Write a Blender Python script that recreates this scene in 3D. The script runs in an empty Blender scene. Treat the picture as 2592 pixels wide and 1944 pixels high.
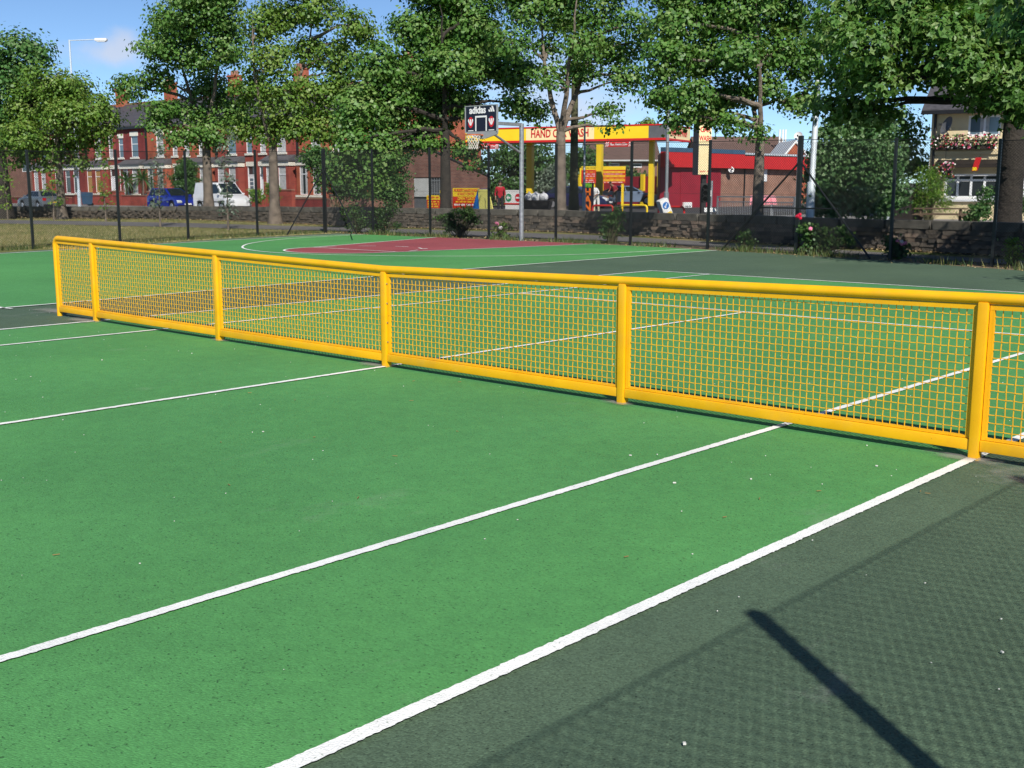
import bpy, bmesh, math, random
import numpy as np
from mathutils import Vector, Matrix

SC = bpy.context.scene
COL = SC.collection
R = math.radians
rng = np.random.default_rng(7)
random.seed(7)

# ------------------------------------------------------------------ camera
CAM = np.array([8.015, -7.018, 1.658]); PITCH = 1.40066; YAW = 0.74139; FPX = 2898.46
cam = bpy.data.cameras.new('camera'); co = bpy.data.objects.new('camera', cam); COL.objects.link(co)
co.location = CAM; co.rotation_euler = (PITCH, 0, YAW)
cam.sensor_width = 36; cam.lens = 36 * FPX / 2592; cam.clip_start = 0.05; cam.clip_end = 3000
SC.camera = co

# ------------------------------------------------------------------ sky and sun
SUN_EL = R(39); SUN_AZ = math.atan2(0.81, -0.59)          # azimuth from +Y towards +X
wd = bpy.data.worlds.new('World'); SC.world = wd; wd.use_nodes = True
nt = wd.node_tree; nt.nodes.clear()
sky = nt.nodes.new('ShaderNodeTexSky'); sky.sky_type = 'NISHITA'; sky.sun_disc = False
sky.sun_elevation = SUN_EL; sky.sun_rotation = SUN_AZ; sky.air_density = 0.5; sky.dust_density = 0.0; sky.ozone_density = 4.0
bg = nt.nodes.new('ShaderNodeBackground'); bg.inputs['Strength'].default_value = 0.112
wo = nt.nodes.new('ShaderNodeOutputWorld')
# thin fair-weather clouds over the whole dome
tc = nt.nodes.new('ShaderNodeTexCoord')
mp = nt.nodes.new('ShaderNodeMapping'); mp.inputs['Scale'].default_value = (1, 1, 2.4)
mp.inputs['Location'].default_value = (0.35, 0.1, 0.0)
n1 = nt.nodes.new('ShaderNodeTexNoise'); n1.inputs['Scale'].default_value = 3.1; n1.inputs['Detail'].default_value = 8
n1.inputs['Roughness'].default_value = 0.62
cr = nt.nodes.new('ShaderNodeValToRGB'); cr.color_ramp.elements[0].position = 0.60; cr.color_ramp.elements[1].position = 0.80
cr.color_ramp.elements[1].color = (0.75, 0.75, 0.75, 1)
mx = nt.nodes.new('ShaderNodeMixRGB'); mx.inputs['Color2'].default_value = (5.6, 5.4, 6.1, 1)
nt.links.new(tc.outputs['Generated'], mp.inputs['Vector']); nt.links.new(mp.outputs[0], n1.inputs['Vector'])
nt.links.new(n1.outputs['Fac'], cr.inputs['Fac'])
# one small puff of cloud low in the sky
vd = nt.nodes.new('ShaderNodeVectorMath'); vd.operation = 'SUBTRACT'
PUFF = None
nt.links.new(tc.outputs['Generated'], vd.inputs[0])
vs = nt.nodes.new('ShaderNodeVectorMath'); vs.operation = 'MULTIPLY'; vs.inputs[1].default_value = (33, 33, 62)
vl = nt.nodes.new('ShaderNodeVectorMath'); vl.operation = 'LENGTH'
n2 = nt.nodes.new('ShaderNodeTexNoise'); n2.inputs['Scale'].default_value = 26; n2.inputs['Detail'].default_value = 6
nt.links.new(tc.outputs['Generated'], n2.inputs['Vector'])
ma = nt.nodes.new('ShaderNodeMath'); ma.operation = 'MULTIPLY_ADD'; ma.inputs[1].default_value = 2.2; ma.inputs[2].default_value = -1.1
nt.links.new(n2.outputs['Fac'], ma.inputs[0])
ad = nt.nodes.new('ShaderNodeMath'); ad.operation = 'ADD'
nt.links.new(vd.outputs[0], vs.inputs[0]); nt.links.new(vs.outputs[0], vl.inputs[0])
nt.links.new(vl.outputs['Value'], ad.inputs[0]); nt.links.new(ma.outputs[0], ad.inputs[1])
mr = nt.nodes.new('ShaderNodeMapRange'); mr.interpolation_type = 'SMOOTHSTEP'
mr.inputs['From Min'].default_value = 1.25; mr.inputs['From Max'].default_value = 0.15
mr.inputs['To Min'].default_value = 0; mr.inputs['To Max'].default_value = 0.62
nt.links.new(ad.outputs[0], mr.inputs['Value'])
mxx = nt.nodes.new('ShaderNodeMath'); mxx.operation = 'MAXIMUM'
nt.links.new(cr.outputs['Color'], mxx.inputs[0]); nt.links.new(mr.outputs[0], mxx.inputs[1])
nt.links.new(mxx.outputs[0], mx.inputs['Fac']); nt.links.new(sky.outputs[0], mx.inputs['Color1'])
wb = nt.nodes.new('ShaderNodeMixRGB'); wb.blend_type = 'MULTIPLY'; wb.inputs['Fac'].default_value = 1; wb.inputs['Color2'].default_value = (1.02, 1.06, 1.02, 1)   # camera white balance
nt.links.new(mx.outputs[0], wb.inputs['Color1']); nt.links.new(wb.outputs[0], bg.inputs['Color']); nt.links.new(bg.outputs[0], wo.inputs['Surface'])

sl = bpy.data.lights.new('sun', 'SUN'); sl.energy = 5.0; sl.angle = R(0.45); sl.color = (1.0, 0.955, 0.88)
so = bpy.data.objects.new('sun', sl); COL.objects.link(so)
sd = Vector((math.sin(SUN_AZ) * math.cos(SUN_EL), math.cos(SUN_AZ) * math.cos(SUN_EL), math.sin(SUN_EL)))
so.rotation_euler = sd.to_track_quat('Z', 'Y').to_euler(); so.location = (0, 0, 60)
SC.view_settings.view_transform = 'Standard'; SC.view_settings.look = 'None'
SC.view_settings.exposure = 0.18; SC.view_settings.gamma = 1.0

# ------------------------------------------------------------------ pixel -> place (photo measured at 2592 x 1944)
_cp, _sp, _cy, _sy = math.cos(PITCH), math.sin(PITCH), math.cos(YAW), math.sin(YAW)
_RM = np.array([[_cy, -_sy, 0], [_sy, _cy, 0], [0, 0, 1]]) @ np.array([[1, 0, 0], [0, _cp, -_sp], [0, _sp, _cp]])
FWD = np.array([-_sy, _cy, 0.0]); RGT = np.array([_cy, _sy, 0.0])
def ray(px, py):
    return _RM @ np.array([(px - 1296) / FPX, -(py - 972) / FPX, -1.0])
def at(px, py, Y=None, z=None, d=None):
    v = ray(px, py)
    if Y is not None: t = (Y - CAM[1]) / v[1]
    elif z is not None: t = (z - CAM[2]) / v[2]
    else: t = d / float(v @ FWD)
    return CAM + t * v
def onplane(px, py, O, rot):
    u = np.array([math.cos(rot), math.sin(rot), 0]); n = np.array([-math.sin(rot), math.cos(rot), 0])
    v = ray(px, py); t = float((np.array(O) - CAM) @ n) / float(v @ n); P = CAM + t * v
    return float((P - np.array(O)) @ u), float(P[2] - O[2])
_pd = ray(283, 137); _pd = _pd / np.linalg.norm(_pd)
vd.inputs[1].default_value = tuple(_pd)

# ------------------------------------------------------------------ materials
MATS = {}
def mat(name, c1, c2=None, scale=6.0, rough=0.7, metal=0.0, spec=0.35, bump=0.0, bscale=40.0, detail=4, coat=0.0):
    m = bpy.data.materials.new(name); m.use_nodes = True; n = m.node_tree.nodes; l = m.node_tree.links
    b = n['Principled BSDF']; b.inputs['Roughness'].default_value = rough; b.inputs['Metallic'].default_value = metal
    b.inputs['Specular IOR Level'].default_value = spec; b.inputs['Coat Weight'].default_value = coat
    g = n.new('ShaderNodeNewGeometry')
    if c2 is None: c2 = tuple(x * 0.82 for x in c1)
    t = n.new('ShaderNodeTexNoise'); t.inputs['Scale'].default_value = scale; t.inputs['Detail'].default_value = detail
    l.new(g.outputs['Position'], t.inputs['Vector'])
    r = n.new('ShaderNodeValToRGB'); r.color_ramp.elements[0].position = 0.32; r.color_ramp.elements[1].position = 0.68
    r.color_ramp.elements[0].color = (*c1, 1); r.color_ramp.elements[1].color = (*c2, 1)
    l.new(t.outputs['Fac'], r.inputs['Fac']); l.new(r.outputs['Color'], b.inputs['Base Color'])
    if bump:
        t2 = n.new('ShaderNodeTexNoise'); t2.inputs['Scale'].default_value = bscale; t2.inputs['Detail'].default_value = 6
        l.new(g.outputs['Position'], t2.inputs['Vector'])
        bp = n.new('ShaderNodeBump'); bp.inputs['Strength'].default_value = bump; bp.inputs['Distance'].default_value = 0.05
        l.new(t2.outputs['Fac'], bp.inputs['Height']); l.new(bp.outputs[0], b.inputs['Normal'])
    MATS[name] = m
    return m

def court_mat(name, col, dark, dust=0.22, dustcol=(0.36, 0.34, 0.31), grain=0.13):
    """painted open-textured macadam: dark pits, slight fading, pale dusty scuffs"""
    m = bpy.data.materials.new(name); m.use_nodes = True; n = m.node_tree.nodes; l = m.node_tree.links
    b = n['Principled BSDF']; b.inputs['Roughness'].default_value = 0.78; b.inputs['Specular IOR Level'].default_value = 0.28
    g = n.new('ShaderNodeNewGeometry')
    big = n.new('ShaderNodeTexNoise'); big.inputs['Scale'].default_value = 0.45; big.inputs['Detail'].default_value = 5
    l.new(g.outputs['Position'], big.inputs['Vector'])
    r0 = n.new('ShaderNodeValToRGB'); e = r0.color_ramp.elements; e[0].position = 0.3; e[1].position = 0.72
    e[0].color = (*[c * 0.9 for c in col], 1); e[1].color = (*[min(1, c * 1.1 + 0.004) for c in col], 1)
    l.new(big.outputs['Fac'], r0.inputs['Fac'])
    # pits between the stones
    v = n.new('ShaderNodeTexNoise'); v.inputs['Scale'].default_value = 78; v.inputs['Detail'].default_value = 2.0
    l.new(g.outputs['Position'], v.inputs['Vector'])
    r1 = n.new('ShaderNodeValToRGB'); e = r1.color_ramp.elements; e[0].position = 0.28; e[1].position = 0.38
    e[0].color = (.8, .8, .8, 1); e[1].color = (0, 0, 0, 1)
    l.new(v.outputs['Fac'], r1.inputs['Fac'])
    m1 = n.new('ShaderNodeMixRGB'); m1.inputs['Color2'].default_value = (*dark, 1)
    l.new(r1.outputs['Color'], m1.inputs['Fac']); l.new(r0.outputs['Color'], m1.inputs['Color1'])
    # every stone of the macadam takes the paint a little differently
    vo = n.new('ShaderNodeTexVoronoi'); vo.inputs['Scale'].default_value = 120; l.new(g.outputs['Position'], vo.inputs['Vector'])
    sv = n.new('ShaderNodeSeparateColor'); l.new(vo.outputs['Color'], sv.inputs[0])
    rv = n.new('ShaderNodeMapRange'); rv.inputs['To Min'].default_value = 1 - grain; rv.inputs['To Max'].default_value = 1 + grain; l.new(sv.outputs[0], rv.inputs['Value'])
    mv = n.new('ShaderNodeMixRGB'); mv.blend_type = 'MULTIPLY'; mv.inputs['Fac'].default_value = 1; l.new(m1.outputs[0], mv.inputs['Color1']); l.new(rv.outputs[0], mv.inputs['Color2']); m1 = mv
    # mottled middle scale wear
    w = n.new('ShaderNodeTexNoise'); w.inputs['Scale'].default_value = 7; w.inputs['Detail'].default_value = 8; w.inputs['Roughness'].default_value = 0.7
    l.new(g.outputs['Position'], w.inputs['Vector'])
    r2 = n.new('ShaderNodeValToRGB'); e = r2.color_ramp.elements; e[0].position = 0.36; e[1].position = 0.64
    e[0].color = (0.92, 0.92, 0.93, 1); e[1].color = (1.06, 1.06, 1.05, 1)
    l.new(w.outputs['Fac'], r2.inputs['Fac'])
    m2 = n.new('ShaderNodeMixRGB'); m2.blend_type = 'MULTIPLY'; m2.inputs['Fac'].default_value = 1
    l.new(m1.outputs[0], m2.inputs['Color1']); l.new(r2.outputs['Color'], m2.inputs['Color2'])
    # dusty scuffs
    d = n.new('ShaderNodeTexNoise'); d.inputs['Scale'].default_value = 1.1; d.inputs['Detail'].default_value = 9; d.inputs['Roughness'].default_value = 0.72
    mpn = n.new('ShaderNodeMapping'); mpn.inputs['Scale'].default_value = (1.0, 0.55, 1); mpn.inputs['Location'].default_value = (3.1, 7.7, 0)
    l.new(g.outputs['Position'], mpn.inputs['Vector']); l.new(mpn.outputs[0], d.inputs['Vector'])
    r3 = n.new('ShaderNodeValToRGB'); e = r3.color_ramp.elements; e[0].position = 0.60; e[1].position = 0.80
    e[0].color = (0, 0, 0, 1); e[1].color = (dust * 2, dust * 2, dust * 2, 1)
    l.new(d.outputs['Fac'], r3.inputs['Fac'])
    m3 = n.new('ShaderNodeMixRGB'); m3.inputs['Color2'].default_value = (*dustcol, 1)
    l.new(r3.outputs['Color'], m3.inputs['Fac']); l.new(m2.outputs[0], m3.inputs['Color1'])
    st = n.new('ShaderNodeTexNoise'); st.inputs['Scale'].default_value = 0.21; st.inputs['Detail'].default_value = 7; st.inputs['Roughness'].default_value = 0.6
    l.new(mpn.outputs[0], st.inputs['Vector'])
    r4 = n.new('ShaderNodeValToRGB'); e = r4.color_ramp.elements; e[0].position = 0.34; e[1].position = 0.66
    e[0].color = (0.84, 0.85, 0.88, 1); e[1].color = (1.10, 1.07, 1.0, 1); l.new(st.outputs['Fac'], r4.inputs['Fac'])
    m4 = n.new('ShaderNodeMixRGB'); m4.blend_type = 'MULTIPLY'; m4.inputs['Fac'].default_value = 1
    l.new(m3.outputs[0], m4.inputs['Color1']); l.new(r4.outputs['Color'], m4.inputs['Color2'])
    l.new(m4.outputs[0], b.inputs['Base Color'])
    bp = n.new('ShaderNodeBump'); bp.inputs['Strength'].default_value = 0.38; bp.inputs['Distance'].default_value = 0.006; bp.invert = True
    l.new(vo.outputs['Distance'], bp.inputs['Height']); l.new(bp.outputs[0], b.inputs['Normal'])
    MATS[name] = m; return m

def brick_mat(name, c1, c2, mortar, bw=0.225, bh=0.075, ms=0.01):
    m = bpy.data.materials.new(name); m.use_nodes = True; n = m.node_tree.nodes; l = m.node_tree.links
    b = n['Principled BSDF']; b.inputs['Roughness'].default_value = 0.85; b.inputs['Specular IOR Level'].default_value = 0.2
    g = n.new('ShaderNodeNewGeometry'); s = n.new('ShaderNodeSeparateXYZ'); l.new(g.outputs['Position'], s.inputs[0])
    a = n.new('ShaderNodeMath'); a.operation = 'ADD'; l.new(s.outputs['X'], a.inputs[0]); l.new(s.outputs['Y'], a.inputs[1])
    cmb = n.new('ShaderNodeCombineXYZ'); l.new(a.outputs[0], cmb.inputs['X']); l.new(s.outputs['Z'], cmb.inputs['Y'])
    br = n.new('ShaderNodeTexBrick'); br.inputs['Scale'].default_value = 1; br.inputs['Brick Width'].default_value = bw
    br.inputs['Row Height'].default_value = bh; br.inputs['Mortar Size'].default_value = ms
    br.inputs['Color1'].default_value = (*c1, 1); br.inputs['Color2'].default_value = (*c2, 1); br.inputs['Mortar'].default_value = (*mortar, 1)
    l.new(cmb.outputs[0], br.inputs['Vector'])
    t = n.new('ShaderNodeTexNoise'); t.inputs['Scale'].default_value = 1.3; t.inputs['Detail'].default_value = 8
    l.new(g.outputs['Position'], t.inputs['Vector'])
    r = n.new('ShaderNodeValToRGB'); r.color_ramp.elements[0].position = 0.3; r.color_ramp.elements[1].position = 0.7
    r.color_ramp.elements[0].color = (0.72, 0.70, 0.70, 1); r.color_ramp.elements[1].color = (1.12, 1.1, 1.08, 1)
    l.new(t.outputs['Fac'], r.inputs['Fac'])
    mm = n.new('ShaderNodeMixRGB'); mm.blend_type = 'MULTIPLY'; mm.inputs['Fac'].default_value = 1
    l.new(br.outputs['Color'], mm.inputs['Color1']); l.new(r.outputs['Color'], mm.inputs['Color2']); l.new(mm.outputs[0], b.inputs['Base Color'])
    bp = n.new('ShaderNodeBump'); bp.inputs['Strength'].default_value = 0.5; bp.inputs['Distance'].default_value = 0.01; bp.invert = True
    l.new(br.outputs['Fac'], bp.inputs['Height']); l.new(bp.outputs[0], b.inputs['Normal'])
    MATS[name] = m; return m

def leaf_mat(name, c1, c2, c3, trans=0.24):
    m = bpy.data.materials.new(name); m.use_nodes = True; n = m.node_tree.nodes; l = m.node_tree.links
    b = n['Principled BSDF']; b.inputs['Roughness'].default_value = 0.48; b.inputs['Specular IOR Level'].default_value = 0.4
    a = n.new('ShaderNodeAttribute'); a.attribute_name = 'rnd'
    r = n.new('ShaderNodeValToRGB'); e = r.color_ramp.elements; e[0].position = 0.0; e[1].position = 1.0
    e[0].color = (*c1, 1); e[1].color = (*c3, 1); k = e.new(0.5); k.color = (*c2, 1)
    l.new(a.outputs['Fac'], r.inputs['Fac']); l.new(r.outputs['Color'], b.inputs['Base Color'])
    tr = n.new('ShaderNodeBsdfTranslucent')
    hs = n.new('ShaderNodeHueSaturation'); hs.inputs['Hue'].default_value = 0.48; hs.inputs['Saturation'].default_value = 1.15; hs.inputs['Value'].default_value = 1.5
    l.new(r.outputs['Color'], hs.inputs['Color']); l.new(hs.outputs[0], tr.inputs['Color'])
    mixs = n.new('ShaderNodeMixShader'); mixs.inputs['Fac'].default_value = trans
    l.new(b.outputs[0], mixs.inputs[1]); l.new(tr.outputs[0], mixs.inputs[2])
    l.new(mixs.outputs[0], n['Material Output'].inputs['Surface'])
    MATS[name] = m; return m

def glass_mat(name, c=(0.02, 0.025, 0.03), rough=0.06):
    m = mat(name, c, c, rough=rough, spec=0.9); return m

def grass_mat():
    m = bpy.data.materials.new('dry_grass'); m.use_nodes = True; n = m.node_tree.nodes; l = m.node_tree.links
    b = n['Principled BSDF']; b.inputs['Roughness'].default_value = 0.95; b.inputs['Specular IOR Level'].default_value = 0.1
    g = n.new('ShaderNodeNewGeometry')
    t = n.new('ShaderNodeTexNoise'); t.inputs['Scale'].default_value = 0.33; t.inputs['Detail'].default_value = 9; t.inputs['Roughness'].default_value = 0.66
    l.new(g.outputs['Position'], t.inputs['Vector'])
    r = n.new('ShaderNodeValToRGB'); e = r.color_ramp.elements; e[0].position = 0.36; e[1].position = 0.62
    e[0].color = (0.12, 0.16, 0.045, 1); e[1].color = (0.32, 0.255, 0.135, 1); k = e.new(0.50); k.color = (0.21, 0.20, 0.08, 1)
    l.new(t.outputs['Fac'], r.inputs['Fac'])
    t2 = n.new('ShaderNodeTexNoise'); t2.inputs['Scale'].default_value = 9; t2.inputs['Detail'].default_value = 8
    l.new(g.outputs['Position'], t2.inputs['Vector'])
    r2 = n.new('ShaderNodeValToRGB'); r2.color_ramp.elements[0].position = 0.3; r2.color_ramp.elements[0].color = (0.6, 0.62, 0.6, 1); r2.color_ramp.elements[1].position = 0.7
    r2.color_ramp.elements[1].color = (1.2, 1.2, 1.2, 1)
    l.new(t2.outputs['Fac'], r2.inputs['Fac'])
    mm = n.new('ShaderNodeMixRGB'); mm.blend_type = 'MULTIPLY'; mm.inputs['Fac'].default_value = 1
    l.new(r.outputs['Color'], mm.inputs['Color1']); l.new(r2.outputs['Color'], mm.inputs['Color2']); l.new(mm.outputs[0], b.inputs['Base Color'])
    bp = n.new('ShaderNodeBump'); bp.inputs['Strength'].default_value = 0.8; bp.inputs['Distance'].default_value = 0.08
    l.new(t2.outputs['Fac'], bp.inputs['Height']); l.new(bp.outputs[0], b.inputs['Normal'])
    MATS['dry_grass'] = m

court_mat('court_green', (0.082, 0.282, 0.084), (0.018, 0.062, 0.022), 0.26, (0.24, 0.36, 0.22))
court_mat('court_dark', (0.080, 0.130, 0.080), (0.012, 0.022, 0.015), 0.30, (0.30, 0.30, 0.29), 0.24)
court_mat('court_red', (0.31, 0.072, 0.082), (0.09, 0.02, 0.02), 0.12)
court_mat('line_white', (0.86, 0.87, 0.85), (0.30, 0.36, 0.30), 0.22, (0.60, 0.66, 0.60), 0.05)
court_mat('tarmac', (0.165, 0.155, 0.15), (0.06, 0.06, 0.06), 0.2)
court_mat('road_tarmac', (0.06, 0.06, 0.062), (0.025, 0.025, 0.025), 0.1)
court_mat('concrete_dust', (0.30, 0.31, 0.26), (0.2, 0.2, 0.18), 0.1)
grass_mat()
mat('soil', (0.13, 0.095, 0.06), (0.22, 0.17, 0.10), 3, 0.95, bump=0.6, bscale=25)
mat('paving', (0.27, 0.26, 0.24), (0.21, 0.2, 0.19), 2, 0.9)
mat('yellow_paint', (0.90, 0.47, 0.006), (0.82, 0.405, 0.005), 5, 0.42, spec=0.4, detail=9)
def yellow_wear():
    m = MATS['yellow_paint']; n = m.node_tree.nodes; l = m.node_tree.links; b = n['Principled BSDF']; src = b.inputs['Base Color'].links[0].from_socket; g = n.new('ShaderNodeNewGeometry')
    t = n.new('ShaderNodeTexNoise'); t.inputs['Scale'].default_value = 38; t.inputs['Detail'].default_value = 5; l.new(g.outputs['Position'], t.inputs['Vector']); r = n.new('ShaderNodeValToRGB'); r.color_ramp.elements[0].position = .70; r.color_ramp.elements[1].position = .76; l.new(t.outputs['Fac'], r.inputs['Fac'])
    mx_ = n.new('ShaderNodeMixRGB'); mx_.inputs['Color2'].default_value = (.20, .07, .02, 1); l.new(r.outputs['Color'], mx_.inputs['Fac']); l.new(src, mx_.inputs['Color1'])
    t2 = n.new('ShaderNodeTexNoise'); t2.inputs['Scale'].default_value = 3.2; t2.inputs['Detail'].default_value = 8; t2.inputs['Roughness'].default_value = .7; l.new(g.outputs['Position'], t2.inputs['Vector']); r2 = n.new('ShaderNodeValToRGB'); r2.color_ramp.elements[0].position = .5; r2.color_ramp.elements[1].position = .8; r2.color_ramp.elements[1].color = (.4, .4, .4, 1); l.new(t2.outputs['Fac'], r2.inputs['Fac'])
    m2_ = n.new('ShaderNodeMixRGB'); m2_.inputs['Color2'].default_value = (.62, .36, .07, 1); l.new(r2.outputs['Color'], m2_.inputs['Fac']); l.new(mx_.outputs[0], m2_.inputs['Color1']); l.new(m2_.outputs[0], b.inputs['Base Color'])
yellow_wear()
mat('black_plastic_coat', (0.010, 0.012, 0.012), (0.016, 0.018, 0.018), 12, 0.42, spec=0.4)
mat('bolt_steel', (0.45, 0.45, 0.45), (0.3, 0.3, 0.3), 20, 0.4, 0.9)
mat('galvanised', (0.42, 0.44, 0.46), (0.27, 0.29, 0.31), 14, 0.45, 0.55)
mat('grey_paint', (0.30, 0.32, 0.33), (0.26, 0.28, 0.29), 6, 0.5)
mat('navy_board', (0.012, 0.014, 0.030), (0.010, 0.012, 0.026), 5, 0.3)
mat('white_print', (0.82, 0.82, 0.80), (0.76, 0.76, 0.75), 5, 0.5)
mat('red_print', (0.60, 0.02, 0.03), (0.52, 0.015, 0.025), 5, 0.5)
mat('rope_white', (0.74, 0.70, 0.62), (0.6, 0.56, 0.5), 20, 0.9)
mat('orange_rim', (0.65, 0.13, 0.03), None, 9, 0.5)
mat('stone_a', (0.155, 0.128, 0.10), (0.085, 0.072, 0.06), 5, 0.92, bump=0.7, bscale=18)
mat('stone_b', (0.235, 0.18, 0.135), (0.135, 0.10, 0.08), 5, 0.92, bump=0.7, bscale=18)
mat('stone_c', (0.085, 0.075, 0.066), (0.05, 0.045, 0.04), 5, 0.92, bump=0.7, bscale=18)
mat('coping_grit', (0.155, 0.142, 0.118), (0.078, 0.072, 0.06), 2.6, 0.93, bump=0.6, bscale=22)
mat('mortar', (0.10, 0.09, 0.08), (0.06, 0.055, 0.05), 8, 0.95)
brick_mat('brick_orange', (0.50, 0.125, 0.055), (0.41, 0.098, 0.048), (0.24, 0.13, 0.10))
brick_mat('brick_red', (0.41, 0.075, 0.052), (0.33, 0.058, 0.046), (0.20, 0.10, 0.08))
brick_mat('brick_dark', (0.27, 0.045, 0.043), (0.21, 0.036, 0.036), (0.16, 0.07, 0.065))
brick_mat('brick_brown', (0.27, 0.115, 0.085), (0.18, 0.075, 0.06), (0.30, 0.24, 0.20))
brick_mat('brick_terracotta', (0.36, 0.17, 0.11), (0.28, 0.125, 0.085), (0.3, 0.24, 0.2))
mat('cream_stone', (0.80, 0.77, 0.67), (0.70, 0.67, 0.58), 3, 0.7)
mat('white_upvc', (0.82, 0.83, 0.84), (0.78, 0.79, 0.8), 4, 0.35)
mat('net_curtain', (0.50, 0.51, 0.50), (0.36, 0.37, 0.37), 7, 0.9)
mat('curtain_gold', (0.45, 0.26, 0.09), (0.36, 0.2, 0.07), 5, 0.9)
mat('slate', (0.085, 0.08, 0.088), (0.055, 0.052, 0.058), 5, 0.6, bump=0.3, bscale=12)
mat('tile_brown', (0.17, 0.105, 0.085), (0.115, 0.072, 0.06), 6, 0.8)
mat('lead', (0.12, 0.12, 0.13), (0.085, 0.085, 0.09), 4, 0.5)
mat('gutter_black', (0.015, 0.015, 0.017), None, 6, 0.4)
mat('render_cream', (0.72, 0.60, 0.37), (0.64, 0.53, 0.33), 1.6, 0.9, bump=0.3, bscale=30)
mat('dark_timber', (0.035, 0.026, 0.02), (0.02, 0.016, 0.013), 6, 0.8, bump=0.3)
mat('weathered_timber', (0.16, 0.11, 0.07), (0.1, 0.07, 0.045), 7, 0.85, bump=0.3)
mat('red_paint', (0.58, 0.022, 0.022), (0.52, 0.018, 0.02), 2, 0.5)
mat('maroon_paint', (0.30, 0.016, 0.032), (0.25, 0.013, 0.027), 1.2, 0.6)
mat('canopy_yellow', (0.88, 0.62, 0.025), (0.84, 0.58, 0.02), 2, 0.45)
mat('canopy_cream', (0.86, 0.72, 0.40), (0.84, 0.69, 0.37), 2, 0.5)
mat('sign_red', (0.62, 0.035, 0.012), None, 2, 0.5)
mat('sign_orange', (0.95, 0.20, 0.02), None, 3, 0.5)
mat('sign_green', (0.20, 0.62, 0.05), None, 3, 0.5)
mat('sign_black', (0.012, 0.010, 0.022), None, 3, 0.5)
mat('sign_blue', (0.02, 0.18, 0.55), (0.02, 0.15, 0.48), 3, 0.5)
mat('sign_lemon', (0.78, 0.72, 0.20), (0.72, 0.66, 0.17), 3, 0.6)
mat('go_green', (0.01, 0.28, 0.12), None, 3, 0.5)
mat('blue_trim', (0.05, 0.11, 0.19), None, 3, 0.5)
mat('fascia_grey', (0.12, 0.125, 0.135), None, 3, 0.5)
mat('soffit_white', (0.55, 0.56, 0.55), None, 2, 0.6)
mat('pole_white', (0.62, 0.68, 0.72), (0.52, 0.58, 0.62), 3, 0.45, 0.1)
mat('lamp_alu', (0.62, 0.70, 0.75), (0.55, 0.62, 0.68), 3, 0.4, 0.2)
mat('paint_blue_car', (0.012, 0.03, 0.34), (0.011, 0.027, 0.31), 2, 0.25, 0.25, 0.6, coat=0.8)
mat('paint_white_van', (0.80, 0.81, 0.83), (0.78, 0.79, 0.81), 2, 0.3, 0, 0.5, coat=0.5)
mat('paint_silver', (0.15, 0.17, 0.19), (0.13, 0.15, 0.17), 2, 0.3, 0.25, 0.5, coat=0.6)
mat('paint_slate_blue', (0.20, 0.27, 0.40), (0.18, 0.25, 0.37), 2, 0.28, 0.15, 0.5, coat=0.7)
mat('paint_navy', (0.02, 0.025, 0.09), (0.018, 0.022, 0.08), 2, 0.28, 0.3, 0.5, coat=0.7)
glass_mat('car_glass', (0.012, 0.018, 0.022))
glass_mat('window_glass', (0.03, 0.036, 0.042), 0.08)
glass_mat('window_glass_sky', (0.10, 0.15, 0.19), 0.08)
mat('tyre', (0.012, 0.012, 0.012), None, 9, 0.85)
mat('wheel_alloy', (0.5, 0.5, 0.52), None, 9, 0.35, 0.7)
mat('lamp_glass', (0.75, 0.78, 0.8), None, 9, 0.15, 0, 0.8)
mat('tail_red', (0.45, 0.01, 0.015), None, 9, 0.2, 0, 0.7)
mat('plate_yellow', (0.82, 0.55, 0.03), None, 9, 0.5)
mat('black_trim', (0.018, 0.018, 0.019), None, 9, 0.6)
mat('bark', (0.23, 0.185, 0.145), (0.12, 0.098, 0.078), 4, 0.95, bump=0.9, bscale=14)
mat('bark_mossy', (0.10, 0.105, 0.05), (0.06, 0.06, 0.035), 3, 0.95, bump=0.9, bscale=14)
mat('bark_dark', (0.05, 0.042, 0.034), (0.03, 0.026, 0.022), 4, 0.95, bump=0.9, bscale=14)
mat('stem_green', (0.10, 0.10, 0.045), (0.08, 0.07, 0.04), 6, 0.9)
leaf_mat('leaf_sycamore', (0.035, 0.104, 0.018), (0.098, 0.221, 0.038), (0.223, 0.309, 0.094))
leaf_mat('leaf_deep', (0.024, 0.083, 0.020), (0.065, 0.173, 0.038), (0.169, 0.256, 0.086))
leaf_mat('leaf_olive', (0.048, 0.115, 0.016), (0.122, 0.233, 0.031), (0.235, 0.300, 0.078))
leaf_mat('leaf_bright', (0.048, 0.126, 0.016), (0.122, 0.256, 0.027), (0.235, 0.319, 0.055))
leaf_mat('leaf_ivy', (0.034, 0.102, 0.031), (0.086, 0.189, 0.055), (0.196, 0.287, 0.138))
leaf_mat('leaf_sage', (0.088, 0.141, 0.097), (0.150, 0.202, 0.141), (0.229, 0.273, 0.194))
leaf_mat('leaf_hedge', (0.037, 0.101, 0.023), (0.062, 0.148, 0.033), (0.085, 0.161, 0.043))
leaf_mat('leaf_rose', (0.023, 0.074, 0.019), (0.057, 0.131, 0.030), (0.110, 0.178, 0.043))
leaf_mat('leaf_dry', (0.30, 0.19, 0.07), (0.42, 0.30, 0.13), (0.55, 0.46, 0.25), 0.1)
leaf_mat('grass_blade', (0.11, 0.15, 0.04), (0.23, 0.215, 0.08), (0.40, 0.33, 0.16), 0.1)
leaf_mat('weed_blade', (0.035, 0.075, 0.018), (0.07, 0.115, 0.03), (0.20, 0.19, 0.07), 0.2)
mat('petal_red', (0.62, 0.015, 0.05), (0.5, 0.01, 0.04), 30, 0.7)
mat('petal_pink', (0.80, 0.16, 0.30), (0.75, 0.3, 0.42), 30, 0.7)
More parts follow.
